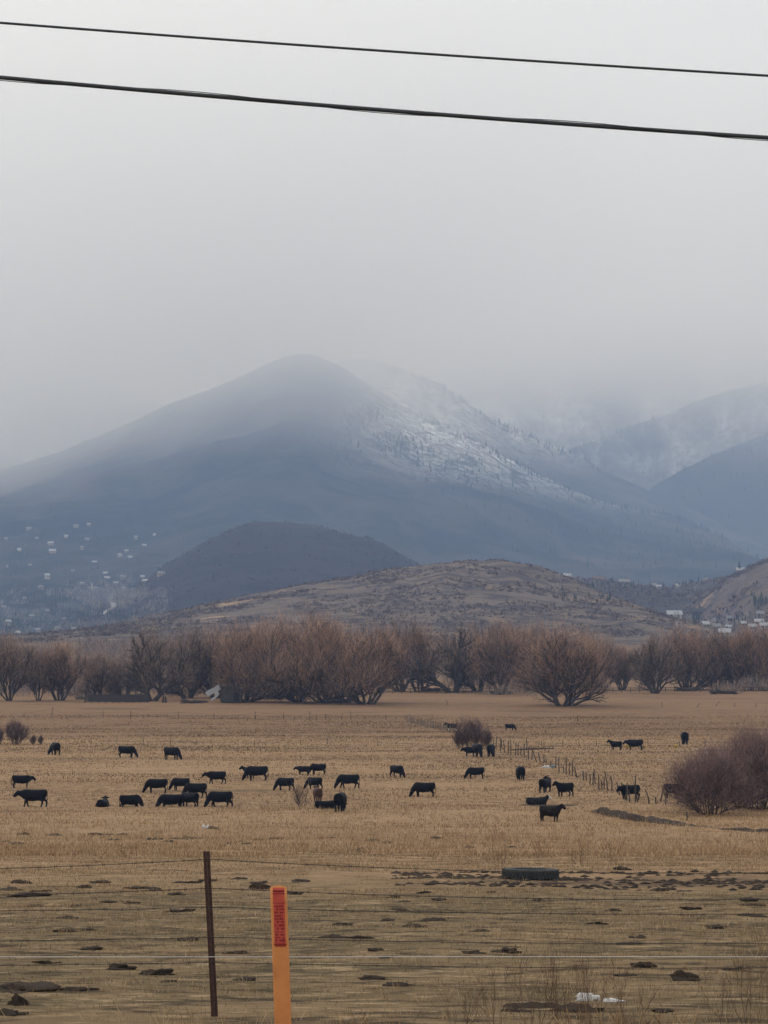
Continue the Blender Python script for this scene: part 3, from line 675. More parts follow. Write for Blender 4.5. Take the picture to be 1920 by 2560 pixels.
cow(786, 1973, 'graze_turned', 142, .95, 'black cow with lowered head behind the red brown cow')
cow(794, 2004, 'stand', 100, .88, 'red brown cow standing behind the lying black cow', M_brown)
cow(815, 2021, 'lying', 4, 1.0, 'black cow lying in the grass left of the big rear view cow', sink=.05)
cow(851, 2029, 'graze', 82, 1.12, 'big black cow seen from behind at the near centre')
cow(871, 1971, 'graze_walk', 176, 1.12, 'black cow grazing left with long sloping neck in the centre')
cow(993, 1943, 'graze_walk', -48, 1.05, 'black cow grazing towards the lower right, alone in the centre')
cow(1060, 1993, 'graze', 165, 1.12, 'black cow grazing left alone near the centre front')
cow(1129, 1827, 'stand', 200, 1.05, 'black cow with pale legs behind the far stake fence beside the bush', M_white_leg)
cow(1275, 1826, 'graze', -18, .95, 'farthest black cow grazing right beyond the stake fence')
cow(1177, 1891, 'level', 190, .85, 'small black cow standing left of the twig bush foot')
cow(1194, 1892, 'graze', -75, 1.0, 'black cow facing the camera next to the small one under the twig bush')
cow(1227, 1892, 'graze_turned', -98, .98, 'black cow head down facing the camera at the far end of the stake fence')
cow(1189, 1947, 'graze', 172, 1.0, 'black cow grazing left below the twig bush')
cow(1301, 1950, 'graze', 95, 1.05, 'round black cow seen from behind left of the stake fence')
cow(1364, 1981, 'stand_turned', 62, .95, 'black cow turning its head right to meet the other one')
cow(1412, 1992, 'stand', 218, 1.05, 'black cow head up facing left, nose to nose with its neighbour')
cow(1342, 2012, 'lying', 12, 1.0, 'black cow with white face lying behind the nearest standing cow', M_white_face, sink=.05)
cow(1376, 2054, 'stand', -38, 1.0, 'dark brown black cow standing nearest the camera looking right', M_dkbrown)
cow(1540, 1875, 'stand_turned', 140, .85, 'black cow facing away beside the long one in the right field')
cow(1587, 1876, 'level', 176, 1.02, 'long black cow standing sideways facing left in the right field')
cow(1712, 1861, 'graze', 86, 1.12, 'round black cow seen from behind above the yellow tub')
cow(1574, 1998, 'level', 200, 1.05, 'black cow standing behind the stakes looking left', )
cow(1690, 1997, 'graze', 2, 1.12, 'black cow half hidden by the big right bush')

# ------------------------------------------------------------------ bushes and weeds
B1 = Plant('stems', 'twigs', M_bstem, M_btwig, 31, 4.2, 4.6, 20, 9000, tl=.62, tw=.0135, rs=.04, spread=.85, upw=.35, base=.5)
B2 = Plant('stems', 'twigs', M_bstem, M_btwig, 32, 3.0, 2.6, 12, 1300, tl=.5, tw=.013, rs=.035, spread=.45, upw=.5, base=.3)
B3 = Plant('stems', 'twigs', M_bstem, M_btwig, 33, 1.8, 1.2, 5, 90, tl=.35, tw=.02, rs=.022, spread=.5, upw=.5, base=.08, levels=2)
def bush(p, px, py, top, wpx, lab, grp=None, rz=0):
    b = on_ground(px, py); hh = (py - top) / F * b[1]; ww = wpx / F * b[1]
    return p.place('bare_bush', b, ww / p.W * 1.05, hh / p.H * 1.05, rz, lab, 'bush', grp or 'leafless bushes in the meadow')
bush(B1, 1775, 2036, 1885, 190, 'wide purple brown bare bush hiding a black cow on the right')
bush(B1, 1905, 2022, 1838, 200, 'taller bare bush cut by the right edge of the view', rz=2.2)
bush(B1, 1852, 2018, 1905, 110, 'lower bare bush filling the gap between the two big right bushes', rz=4.1)
bush(B2, 1180, 1873, 1802, 72, 'bare twiggy bush at the far end of the stake fence')
bush(B2, 1212, 1872, 1826, 36, 'small bare shrub right of the twiggy bush', rz=2)
bush(B2, 1150, 1871, 1830, 40, 'small bare shrub left of the twiggy bush', rz=3.3)
bush(B2, 40, 1862, 1806, 58, 'bare rounded bush near the left edge of the meadow', rz=1)
bush(B2, -2, 1862, 1822, 26, 'bare bush cut by the left edge of the view', rz=5)
bush(B2, 83, 1862, 1840, 16, 'low thin shrub right of the left bush', rz=4)
bush(B2, 102, 1862, 1840, 14, 'smallest of the three shrubs beside the left bush', rz=4.5)
bush(B3, 752, 2018, 1955, 44, 'sparse leafless sapling among the centre cows')
M_weed = islandmat('weed_stalks', [(0, (.08, .05, .035)), (.5, (.14, .085, .055)), (1, (.20, .125, .08))])
Wd = Plant('stems', 'twigs', M_weed, M_weed, 41, 1.1, .8, 3, 90, tl=.17, tw=.006, rs=.006, spread=.42, upw=.7, base=.05, levels=2)
WL = [(1245, 2178, 2075, 70, 'feathery dry weed behind the left end of the tyre'), (1350, 2155, 2095, 40, 'dry weed standing right behind the tyre'), (1450, 2162, 2098, 70, 'dry weed right of the tyre on the bank'),
      (1530, 2158, 2090, 60, 'spindly dry weed right of the others on the bank')]
for i, (px, py, top, wpx, lab) in enumerate(WL):
    b = hit(px, py, 50, 130, 2000, ground); Wd.place('dry_weed', b, wpx / F * b[1] / .8, (py - top) / F * b[1] / 1.1, i * 1.3, lab, 'weed', 'dry weeds by the tyre')
WN = [(1325, 2620, 2380, 19.0), (1400, 2600, 2340, 19.5), (1475, 2600, 2350, 19.2), (1555, 2610, 2420, 18.6), (1240, 2610, 2400, 18.8), (1870, 2600, 2300, 19.4), (1900, 2610, 2360, 18.8), (1790, 2600, 2410, 19.2), (1440, 2640, 2400, 17.4), (1150, 2600, 2440, 18.9)]
WNL = ['leftmost tall', 'slender', 'tall leaning', 'short', 'low', 'tall right hand', 'outermost right', 'short right hand', 'nearest', 'far left low']
for i, (px, py, top, d) in enumerate(WN):
    bx = (px - 960) / F * d; z = float(ground(bx, d)); zt = P(px, top, d)[2]
    Wd.place('dry_weed', (bx, d, z), .42 if i % 3 else .55, (zt - z) / 1.1, i * 1.9, WNL[i] + ' brown roadside weed below the white wire', 'weed', 'brown weeds along the near fence')

# ------------------------------------------------------------------ near fence
M_rust = noisemat('rusty_steel', [(.3, (.045, .026, .022)), (.7, (.11, .06, .048))], 30, rough=.85, spec=.3)
M_wire = mat('dull_wire', (.06, .05, .045), .7, .2, .2)
M_whitewire = mat('pale_wire', (.60, .57, .54), .5, .4)
DF = 21.0
root = empty('wire_fence', (P(525, 2545, DF)[0], DF, ground(P(525, 2545, DF)[0], DF)), 'near barbed wire fence with rusty steel post and thin sagging wires', 'fence')
rl = np.array(root.location)
def tpost(top, bot, name='post'):
    m = MB(); top = np.array(top) - rl; bot = np.array(bot) - rl; n = 24
    for i in range(1):
        ax = bot - top; L = np.linalg.norm(ax); ax /= L
        ry = math.atan2(-ax[0], -ax[2])
        c = (top + bot) / 2
        m.box(c, (.056, .006, L), ry=-ry if False else ry); m.box(c + np.array([0, -.022, 0]), (.008, .038, L - .004), ry=ry)
    for i in range(26):
        q = top + (bot - top) * (.03 + .9 * i / 26); m.box(q + np.array([0, -.043, 0]), (.016, .012, .016))
    return m.build(name, M_rust, root)
pt, pb = P(516, 2128, DF), P(537, 2548, DF); pb = pb + (pb - pt) * .12
tpost(pt, pb)
for sx, ln in ((-4.1, .03), (5.6, -.05)):
    q = pt + np.array([sx, 0, -.14]); r_ = pb + np.array([sx + ln, 0, -.14]); tpost(q, r_)
WY = [(2148, 26, 30), (2220, 20, 25), (2268, 10, 15), (2343, 10, 14), (2406, 8, 12)]
def wirepts(y0, dl, dr):
    pts = []
    xp = 519 + (y0 - 2128) * .05
    for k in range(-30, 31):
        t = k / 30.; sx = t * (1204 if t < 0 else 1644)
        u = abs(t); dy = (dl if t < 0 else dr) * (3.25 * u - 2.27 * u * u if t > 0 else 2.9 * u - 1.9 * u * u) + rng.normal(0, .3)
        pts.append(P(xp + sx, y0 + dy, DF - .05) - rl)
    return pts
for (y0, dl, dr) in WY:
    m = MB(); pts = wirepts(y0, dl, dr); m.tube(pts, .0034, 5)
    for i in range(0, len(pts) - 1):
        a, b = pts[i], pts[i + 1]; q = a + (b - a) * .5
        m.tube([q + np.array([-.012, 0, -.015]), q + np.array([.012, 0, .015])], .0016, 4); m.tube([q + np.array([.012, 0, -.015]), q + np.array([-.012, 0, .015])], .0016, 4)
    m.build('wire', M_wire, root, True)
m = MB(); m.tube([P(x_, 2392 + .2 * math.sin(x_ / 300.), 17.0) for x_ in range(-1400, 3400, 100)], .0024, 6)
tag(m.build('white_wire', M_whitewire, smooth=True), 'thin white wire stretched straight and level in front of the rusty post', 'wire')

# ------------------------------------------------------------------ orange marker post
M_orange = noisemat('orange_plastic', [(.3, (.38, .145, .05)), (.5, (.58, .215, .06)), (.75, (.66, .27, .08))], 6, rough=.6, spec=.35)
M_red = noisemat('faded_red_label', [(.3, (.42, .06, .045)), (.7, (.52, .10, .065))], 20, rough=.6)
M_redd = mat('dark_red_print', (.20, .018, .02), .6)
D = 13.0
t0, b0 = P(696, 2213, D), P(710, 2640, D); b0 = b0 + (b0 - t0) * .45
base = b0.copy(); base[2] = float(ground(base[0], D)) - .02
ax = (t0 - b0); ax /= np.linalg.norm(ax); base = t0 - ax * ((t0[2] - base[2]) / ax[2])
root = empty('marker_post', base, 'orange flexible marker post with red printed label at its top', 'marker')
def strip(name, s0, s1, w0, off, thick, material, par, orx=None):
    """curved strip along the post axis, s measured down from the top in metres"""
    V = []; nseg = 9; n = 12
    for i in range(n + 1):
        c = t0 - ax * (s0 + (s1 - s0) * i / n) - base
        for j in range(nseg):
            u = (j / (nseg - 1) - .5); cr = -.010 * (1 - 4 * u * u) if w0 > .03 else -.010
            top_round = 0.012 * (4 * u * u) if (i == 0 and s0 == 0) else 0
            V.append(c + np.array([u * w0, cr - off, -top_round]))
    b = len(V); V += [v + np.array([0, thick, 0]) for v in V]
    Fc = [(i * nseg + j, (i + 1) * nseg + j, (i + 1) * nseg + j + 1, i * nseg + j + 1) for i in range(n) for j in range(nseg - 1)]
    Fc += [tuple(b + k for k in reversed(f)) for f in Fc]
    edge = [j for j in range(nseg)] + [i * nseg + nseg - 1 for i in range(1, n + 1)] + [n * nseg + j for j in range(nseg - 2, -1, -1)] + [i * nseg for i in range(n - 1, 0, -1)]
    Fc += [(edge[k], edge[(k + 1) % len(edge)], b + edge[(k + 1) % len(edge)], b + edge[k]) for k in range(len(edge))]
    return obj(name, V, Fc, material, par, True)
Ltot = (t0[2] - base[2]) / ax[2]
strip('post', 0, Ltot, .088, 0, .004, M_orange, root)
lab = strip('label', .012, .318, .078, .0012, .001, M_red, root)
k_ = MB()
def bar(s, u0, u1, h):
    c = t0 - ax * s - base
    n = 5; V = []
    for e in (-h / 2, h / 2):
        for j in range(n):
            u = u0 + (u1 - u0) * j / (n - 1); cr = -.010 * (1 - 4 * (u / .078) ** 2) - .0028
            V.append(c + np.array([u, cr, e]))
    k_.add(V, [(j, j + 1, n + j + 1, n + j) for j in range(n - 1)])
bar(.030, -.030, .030, .010); bar(.044, -.034, .034, .004); bar(.092, -.032, .034, .003); bar(.306, -.036, .036, .004)
s = .108
while s < .292:
    h = random.choice([.008, .010, .012])
    u = -.024
    while u < .022:
        wv = random.uniform(.004, .009)
        if random.random() < .82: bar(s, u, min(u + wv, .026), h * random.uniform(.6, 1))
        u += wv + .0025
    s += h + .0055
k_.build('print', M_redd, lab)

# ------------------------------------------------------------------ overhead cables
M_cable = noisemat('black_cable', [(.3, (.010, .013, .015)), (.7, (.026, .032, .034))], 9, rough=.45, spec=.5, stretch=(1, 1, 1))
DC = 24.0
def curve_pts(ctrl, d, x0=-2600, x1=4600, step=60):
    xs_ = np.array([c[0] for c in ctrl], float); ys_ = np.array([c[1] for c in ctrl], float); co = np.polyfit(xs_, ys_, 2)
    return [P(x_, np.polyval(co, x_), d) for x_ in range(x0, x1, step)]
m = MB(); m.tube(curve_pts([(0, 57), (480, 93), (960, 127), (1440, 160), (1920, 189)], DC), .0125, 10)
tag(m.build('overhead_cable', M_cable, smooth=True), 'upper thin black cable slanting across the top of the sky', 'cable', 'cables across the sky')
c2 = [(0, 194), (480, 235), (960, 276), (1440, 312), (1920, 344)]
root = empty('overhead_cable', P(960, 276, DC), 'lower thicker black cable bundle with a thin wire twisted round it', 'cable', 'cables across the sky')
base = np.array(root.location)
pts = [p - base for p in curve_pts(c2, DC, step=20)]
m = MB(); m.tube(pts, .021, 10); m.build('cable_core', M_cable, root, True)
m = MB(); q = []
for i, p in enumerate(pts):
    a = i * 20 / 470. * 2 * math.pi * .5; q.append(p + np.array([0, .029 * math.cos(a), .029 * math.sin(a)]))
m.tube(q, .0042, 6); m.build('support_wire', M_cable, root, True)

# ------------------------------------------------------------------ tyre
M_tyre = noisemat('weathered_rubber', [(.3, (.022, .024, .025)), (.7, (.05, .052, .052))], 8, rough=.8, spec=.25, bump=.01)
tb = hit(1326, 2199, 40, 80, 4000, ground)
root = empty('tractor_tyre', tb, 'large dark tyre lying flat on the bare soil strip', 'tyre')
Rr = 69 / F * tb[1]; hh = 29 / F * tb[1]
prof = [(.62, .05), (.70, .0), (.90, .0), (.97, .10), (1.0, .3), (1.0, .7), (.97, .9), (.90, 1.0), (.70, 1.0), (.62, .95), (.60, .5)]
V = []; nr = 64
for i in range(nr):
    a = 2 * math.pi * i / nr
    for (q, z) in prof:
        V.append((Rr * q * math.cos(a), Rr * q * math.sin(a), -.02 + hh * (.08 + .92 * z)))
k = len(prof); Fc = [(i * k + j, ((i + 1) % nr) * k + j, ((i + 1) % nr) * k + (j + 1) % k, i * k + (j + 1) % k) for i in range(nr) for j in range(k)]
obj('tyre_body', V, Fc, M_tyre, root, True)
m = MB()
for i in range(44):
    a = 2 * math.pi * i / 44
    for sgn, zc in ((-1, .3), (1, .7)):
        m.box((Rr * 1.004 * math.cos(a + sgn * .03), Rr * 1.004 * math.sin(a + sgn * .03), hh * (.06 + .9 * zc)), (.035, .045, hh * .36), rz=a, rx=sgn * .35)
m.build('tread', M_tyre, root)
root.rotation_euler = (R(-1.6), R(.8), 0)

# ------------------------------------------------------------------ dirt mounds, dung, debris
M_dirt = noisemat('damp_soil', [(.3, (.038, .028, .023)), (.7, (.11, .082, .060))], 14, bump=.03, bscale=40)
def lump(seed, name='dirt_mound', material=None, flat=.3, rough=.55, sub=3):
    r = np.random.default_rng(seed); bm = bmesh.new(); bmesh.ops.create_icosphere(bm, subdivisions=sub, radius=1)
    off = r.uniform(0, 50)
    for v in bm.verts:
        p = v.co; f = 1 + rough * float(fbm(np.array(p.x * 2.1 + off), np.array(p.y * 2.1 + p.z * 1.7), 3)) * 2.2
        v.co = Vector((p.x * f, p.y * f, max(p.z * f * flat, -.05)))
    me = bpy.data.meshes.new(name); bm.to_mesh(me); bm.free(); me.shade_smooth(); me.materials.append(material or M_dirt); return me
LM = [lump(i) for i in range(7)]
def mound(px, py, wpx, label, grp, k=None, hscale=1.0, d=None, ys=.7):
    b = hit(px, py, 16, 170, 9000, ground) if d is None else np.array([(px - 960) / F * d, d, float(ground((px - 960) / F * d, d))])
    o = bpy.data.objects.new('dirt_mound', LM[(px * 7 + py) % 7 if k is None else k]); COL.objects.link(o)
    s = wpx / F * b[1] / 2; o.location = tuple(b); o.scale = (s * .92, s * ys, s * hscale * (1.25 if wpx < 100 else .7)); o.rotation_euler = (0, 0, ((px * 13 + py) % 63) / 10)
    return tag(o, label, 'mound', grp)
GM = 'dark dung and dirt mounds on the grazed grass'
for (px, py, wpx, hs_, lab) in [
  (60, 2478, 190, .6, 'broad low dark mound at the lower left corner'), (48, 2512, 60, 1.7, 'round black clump before the broad lower left mound'), (20, 2538, 90, .6, 'small dark mound at the bottom left corner'),
  (313, 2424, 70, .8, 'dark mound left of the rusty post, left one of a pair'), (390, 2437, 90, .6, 'flat dark mound left of the rusty post, right one of a pair'), (652, 2222, 60, 1.1, 'dark blue grey clump touching the top of the orange marker'),
  (592, 2385, 60, .6, 'flat dark mound just right of the rusty post'), (165, 2296, 46, .5, 'dark streak of dung in the left middle'), (228, 2375, 60, .5, 'low dark mound above the white wire at left'),
  (1335, 2519, 130, .6, 'long dark soil patch beside the white scraps'), (1450, 2528, 130, .7, 'brown dark heap just below the white scraps'), (1715, 2450, 90, .9, 'reddish brown heap at the lower right'),
  (1868, 2252, 60, .6, 'pair like dark clod near the right edge'), (1345, 2253, 34, .9, 'small dark clod below the tyre'), (1555, 2175, 44, .9, 'dark clod on the soil strip right of the tyre'),
  (1750, 2203, 50, .7, 'dark clod on grass below the right end of the soil strip'), (1650, 2228, 40, .8, 'grey green clod right of centre'), (1785, 2322, 60, .7, 'brown clod at right between the thin wires'),
  (1595, 2345, 46, .5, 'thin dark dung pat right of centre'), (1600, 2417, 60, .8, 'dark clod just below the white wire at right'), (1275, 2382, 70, .6, 'long flat dark pat on the white wire line'),
  (940, 2376, 50, .6, 'dark pat above the white wire in the middle'), (55, 2208, 40, .9, 'small peaked clod in the upper left grass'), (205, 2221, 36, 1.0, 'round clod beside the peaked clod')]:
    mound(px, py, wpx, lab, GM, hscale=hs_)
seedpts = [(20,2226,60),(75,2241,90),(100,2229,44),(245,2207,50),(352,2222,70),(390,2226,40),(440,2237,50),(465,2208,60),(517,2202,40),(600,2198,40),(645,2208,50),(755,2205,60),(735,2235,50),(985,2244,40),(1000,2276,40),(1012,2255,30),(1060,2232,40),(1100,2250,50),(1225,2232,40),(1085,2302,60),(1540,2277,40),(1730,2272,50),(1880,2264,50),(1885,2292,60),(970,2302,44),(85,2267,44),(330,2258,40),(265,2256,40),(190,2266,44),(228,2326,40),(165,2330,60),(450,2278,60),(120,2408,60),(470,2352,70),(830,2345,60),(900,2346,60),(860,2312,50),(1040,2318,60),(1200,2330,50),(1490,2310,50),(1580,2362,60),(965,2395,40),(935,2450,90),(1180,2382,60),(1560,2440,50),(1830,2425,60),(1295,2530,60),(1660,2530,70),(430,2455,50),(200,2476,80),(620,2452,60),(1000,2465,70)]
for i, (px, py, wpx) in enumerate(seedpts):
    mound(px, py, wpx, 'small dark dung pat lying on the cropped olive grass', 'small dung pats scattered over the cropped grass', hscale=.45)
far_ = [(20,2118),(48,2122),(130,2107),(145,2108),(245,2106),(290,2118),(325,2138),(372,2122),(388,2118),(412,2128),(425,2120),(450,2117),(470,2113),(490,2114),(380,2136),(245,2160),(600,2120),(618,2125),(650,2117),(690,2115),(703,2130),(745,2125),(758,2137),(800,2113),(830,2112),(890,2143),(895,2137),(930,2120),(575,2122),(1090,2112),(965,2123),(1000,2126),(1110,2133),(1170,2131),(1200,2121),(1285,2128),(310,2106),(278,2105),(62,2107),(560,2128)]
for i, (px, py) in enumerate(far_):
    b = P(px, py, 1); d = 104 + (2140 - py) * 1.1
    mound(px, py, 22 + (px * 7) % 20, 'tiny dark clod in the row along the edge of the terrace', 'clods along the terrace edge', hscale=.6, d=d)
# clods in the soil strip
n = 1500; x = rng.uniform(.2, 15, n); y = rng.uniform(57, 70, n); k = fbm(x / 1.5, y / 1.5, 3) > -.05; x, y = x[k], y[k]
n = len(x); ico = [(0, 0, 1), (.9, 0, .2), (.28, .85, .25), (-.72, .52, .2), (-.72, -.52, .22), (.28, -.85, .2), (0, 0, -.4)]
icf = [(0, 1, 2), (0, 2, 3), (0, 3, 4), (0, 4, 5), (0, 5, 1), (6, 2, 1), (6, 3, 2), (6, 4, 3), (6, 5, 4), (6, 1, 5)]
s = rng.uniform(.02, .12, n); z = ground(x, y)
V = (np.array(ico)[None] * rng.uniform(.6, 1.3, (n, 7, 3)) * s[:, None, None] * np.array([1.5, 1, .55]) + np.stack([x, y, z], -1)[:, None]).reshape(-1, 3)
tag(obj('soil_clods', V, (np.array(icf)[None] + np.arange(n)[:, None, None] * 7).reshape(-1, 3), noisemat('dry_soil', [(.3, (.032, .024, .02)), (.7, (.088, .065, .049))], 3)), kind='stuff')
M_whitepl = mat('white_plastic', (.62, .60, .57), .6)
def scrap(name, px, py, wpx, hpx, label, cat, material, grp=None, d=None):
    b = hit(px, py, 16, 420, 12000, ground); me = lump(px, name, material, flat=.5, rough=.6); o = bpy.data.objects.new(name, me); COL.objects.link(o)
    s = wpx / F * b[1] / 2; o.location = (b[0], b[1], b[2]); o.scale = (s, s * .5, hpx / F * b[1] / .5); return tag(o, label, cat, grp)
scrap('plastic_scrap', 1468, 2502, 44, 12, 'larger white scrap on the grass beside the dark heap', 'litter', M_whitepl)
scrap('plastic_scrap', 1532, 2504, 44, 7, 'smaller white scrap right of the larger white scrap', 'litter', M_whitepl)
scrap('plastic_scrap', 515, 2072, 14, 8, 'small white lump in the meadow below the black cow cluster', 'litter', M_whitepl)
scrap('dirt_heap', 535, 2073, 26, 6, 'small brown heap beside the white lump in the meadow', 'heap', M_dirt)
scrap('plastic_scrap', 1364, 1920, 22, 5, 'flat white scrap left of the blue white tub at the stake fence', 'litter', M_whitepl)
# sod bank and ditch on the right
M_bank = noisemat('eroded_bank', [(.3, (.035, .027, .023)), (.55, (.085, .065, .052)), (.8, (.16, .12, .085))], 3, bump=.15, bscale=5)
def bank(name, ctrl, h, wdt, label, cat):
    m = MB(); P3 = [on_ground(a, b) for a, b, _ in ctrl]; n = 60; V = []; k = 10
    t = np.linspace(0, len(ctrl) - 1, n); A = np.array(P3); hs2 = np.array([c[2] for c in ctrl])
    for i, q in enumerate(t):
        p = np.array([np.interp(q, range(len(ctrl)), A[:, j]) for j in range(3)]); hh_ = np.interp(q, range(len(ctrl)), hs2) * h
        for j in range(k):
            a = math.pi * j / (k - 1); nz = 1 + .7 * float(fbm(np.array(p[0] * 1.3 + j), np.array(p[1] * 1.3 + j * .7), 4))
            V.append((p[0] + .1 * nz, p[1] - math.cos(a) * wdt * nz * .9, p[2] - .12 + math.sin(a) ** .6 * (hh_ * nz + .1)))
    Fc = [(i * k + j, i * k + j + 1, (i + 1) * k + j + 1, (i + 1) * k + j) for i in range(n - 1) for j in range(k - 1)] + [tuple(range(k)), tuple((n - 1) * k + j for j in range(k - 1, -1, -1))]
    return tag(obj(name, V, Fc, M_bank, smooth=False), label, cat)
bank('earth_bank', [(1475, 2030, .2), (1500, 2034, .9), (1560, 2048, 1.0), (1620, 2056, .8), (1700, 2064, .5), (1780, 2070, .1)], .42, .9, 'long dark eroded bank of soil left of the big right bushes', 'bank')
bank('earth_bank', [(1790, 2072, .2), (1850, 2076, .6), (1960, 2082, .8)], .22, .5, 'low dark soil edge running out at the right under the bushes', 'bank')
bank('earth_bank', [(1300, 2012, .2), (1360, 2016, .6), (1440, 2012, .3)], .16, .5, 'short low soil edge under the white faced lying cow', 'bank')
bank('earth_bank', [(1275, 1876, .4), (1330, 1874, .8), (1385, 1872, .3)], .28, .5, 'thin dark soil edge behind the far end of the stake fence', 'bank')
bank('earth_bank', [(1735, 1877, .2), (1780, 1878, .7), (1850, 1878, .5), (1900, 1879, .1)], .25, .5, 'thin dark soil edge right of the yellow tub', 'bank')

# ------------------------------------------------------------------ tubs
M_yellow = noisemat('yellow_plastic', [(.3, (.62, .46, .12)), (.7, (.75, .60, .20))], 4, rough=.5)
M_bluep = noisemat('pale_blue_plastic', [(.3, (.30, .50, .62)), (.7, (.60, .68, .72))], 4, rough=.5)
def tub(px, py, wpx, label, material):
    b = on_ground(px, py); root = empty('feed_tub', b, label, 'tub', 'feed tubs left in the meadow'); r = wpx / F * b[1] / 2; h = r * 1.05
    V = []; k = 20; prof = [(.82, 0), (.95, h), (1.0, h), (1.0, h + .03), (.88, h + .03), (.76, .05)]
    for i in range(k):
        a = 2 * math.pi * i / k; V += [(r * q * math.cos(a), r * q * math.sin(a), z) for q, z in prof]
    n = len(prof); Fc = [(i * n + j, ((i + 1) % k) * n + j, ((i + 1) % k) * n + j + 1, i * n + j + 1) for i in range(k) for j in range(n - 1)]
    Fc += [tuple(i * n + n - 1 for i in range(k)), tuple(i * n for i in range(k - 1, -1, -1))]
    obj('tub_body', V, Fc, material, root, True)
    m = MB(); m.tube([(-r * .9, -r * .2, h * .95), (-r * .5, -r * .95, h * .6), (r * .5, -r * .95, h * .6), (r * .9, -r * .2, h * .95)], .012, 5); m.build('handle', M_wire, root)
    return root
tub(1569, 1871, 15, 'yellow tub between the two black cows of the right field', M_yellow)
tub(1613, 1869, 8, 'yellow tub at the rear legs of the long black cow', M_yellow)
tub(1690, 1870, 13, 'yellow tub alone left of the round rear view cow', M_yellow)
tub(1383, 1920, 12, 'blue white tub lying by the stake fence', M_bluep)

# ------------------------------------------------------------------ stake fence and far fences
M_stake = noisemat('old_grey_stake', [(.3, (.040, .032, .028)), (.7, (.10, .082, .068))], 6)
def stake_fence(name, label, stakes, material, wires=2, rad=.055, wr=.008):
    P3 = [on_ground(a, b) for a, b, _, _ in stakes]; root = empty(name, P3[0], label, 'fence'); rl = P3[0]
    tops = []
    for (a, b, hpx, lean), p in zip(stakes, P3):
        h = hpx / F * p[1]; t = p + np.array([lean * h, rng.uniform(-.1, .1) * h, h]); m = MB()
        mid = (p + t) / 2 + rng.normal(0, .03, 3); m.tube([p - rl - np.array([0, 0, .15]), mid - rl, t - rl], [rad, rad * .92, rad * .75], 6); m.build('stake', material, root); tops.append((p, t))
    for k in range(wires):
        m = MB(); f = .45 + .4 * k / max(1, wires - 1)
        m.tube([p + (t - p) * f - rl + np.array([0, -rad, 0]) for p, t in tops[::max(1, len(tops) // 26)]], wr, 4); m.build('wire', M_wire, root)
    return root
st = []
def zz(x, y): return 1160 + x / 2.183, 1780 + y / 2.183
for (x1, y1, x0, y0) in [(160,190,163,145),(172,200,181,133),(198,215,200,143),(208,200,203,145),(222,222,214,152),(240,230,243,158),(256,232,256,150),(282,238,284,168),(296,238,297,172),(310,235,312,190),(330,250,330,170),(341,210,340,140),(352,258,353,190),(370,262,374,200),(398,270,374,205),(417,275,405,222),(435,278,435,240),(448,282,448,255),(475,300,474,268),(501,308,502,243),(520,330,518,248),(545,335,540,290),(557,340,558,250),(575,345,577,275),(590,350,594,262),(618,360,603,300),(668,375,668,330),(652,372,650,320),(686,395,686,340),(705,400,706,330),(718,395,709,312),(737,425,734,342),(750,420,748,372),(766,420,765,355),(786,430,770,325),(806,430,800,350),(837,445,835,385),(849,455,848,400),(862,452,862,388),(884,485,890,395),(905,495,900,430),(936,495,936,350),(952,495,930,425),(1012,502,990,422),(1046,500,1046,465),(1070,490,1095,395),(1100,505,1100,450),(1165,505,1180,440),(1215,590,1215,545)]:
    a, b = zz(x1, y1); st.append((a, b, (y1 - y0) / 2.183, (x0 - x1) / max(8, (y1 - y0))))
stake_fence('stake_fence', 'crooked fence of old wooden stakes running down the meadow to the right bushes', st, M_stake)
st = []
for i in range(46):
    t = i / 45; st.append((1018 + t * 112, 1806 + t * 26 + rng.uniform(-1.5, 1.5), rng.uniform(14, 22), rng.uniform(-.12, .12)))
stake_fence('stake_fence', 'short close set pale stake fence left of the cow with pale legs', st, noisemat('pale_stake', [(.3, (.08, .065, .055)), (.7, (.17, .14, .115))], 5), 1, .05)
st = []
for x_, b_, t_ in [(155,660,630),(335,665,590),(432,668,640),(668,660,618),(847,670,615),(928,665,640),(1012,662,635),(1157,665,618),(1387,672,632),(1430,668,655),(1652,672,620)]:
    st.append((x_ / 2.592, 1540 + b_ / 2.592, (b_ - t_) / 2.592, rng.uniform(-.06, .06)))
for x_, b_, t_, ln in [(207,670,620,-.15),(387,672,632,0),(452,680,655,.2),(555,678,620,0),(598,672,640,0),(658,670,632,0),(760,675,628,.2),(826,682,615,-.15),(912,670,650,0),(1049,675,640,0),(1115,672,650,.1),(1172,668,640,0),(1348,672,635,0)]:
    st.append((560 + x_ / 2.592, 1540 + b_ / 2.592, (b_ - t_) / 2.592, ln))
stake_fence('post_fence', 'thin dark post fence crossing the meadow before the tree row', st, M_stake, 2, .05, .012)
st = []
for x_, b_, t_ in [(590,212,180),(757,205,170),(928,215,165),(1105,215,165),(1270,215,175),(1650,215,180)]:
    st.append((x_ / 2.592, 1780 + b_ / 2.592, (b_ - t_) / 2.592, rng.uniform(-.05, .05)))
for x_, b_, t_ in [(497,212,182),(671,208,170),(955,110,75),(993,215,175),(1150,115,85),(1296,105,75),(1422,238,190)]:
    st.append((560 + x_ / 2.592, 1780 + b_ / 2.592, (b_ - t_) / 2.592, rng.uniform(-.05, .05)))
st = [q for q in st if q[1] > 1840]
stake_fence('post_fence', 'faint sparse post fence behind the far left cows', st, M_stake, 1, .035, .009)
st = []
for x_ in (425, 436, 541, 628, 722, 1004, 1175, 1317):
    a, b = zz(x_, 190); st.append((a, b, 16 + (x_ % 5), 0))
stake_fence('post_fence', 'sparse post fence crossing the right field by the yellow tubs', st, M_stake, 1, .035, .009)
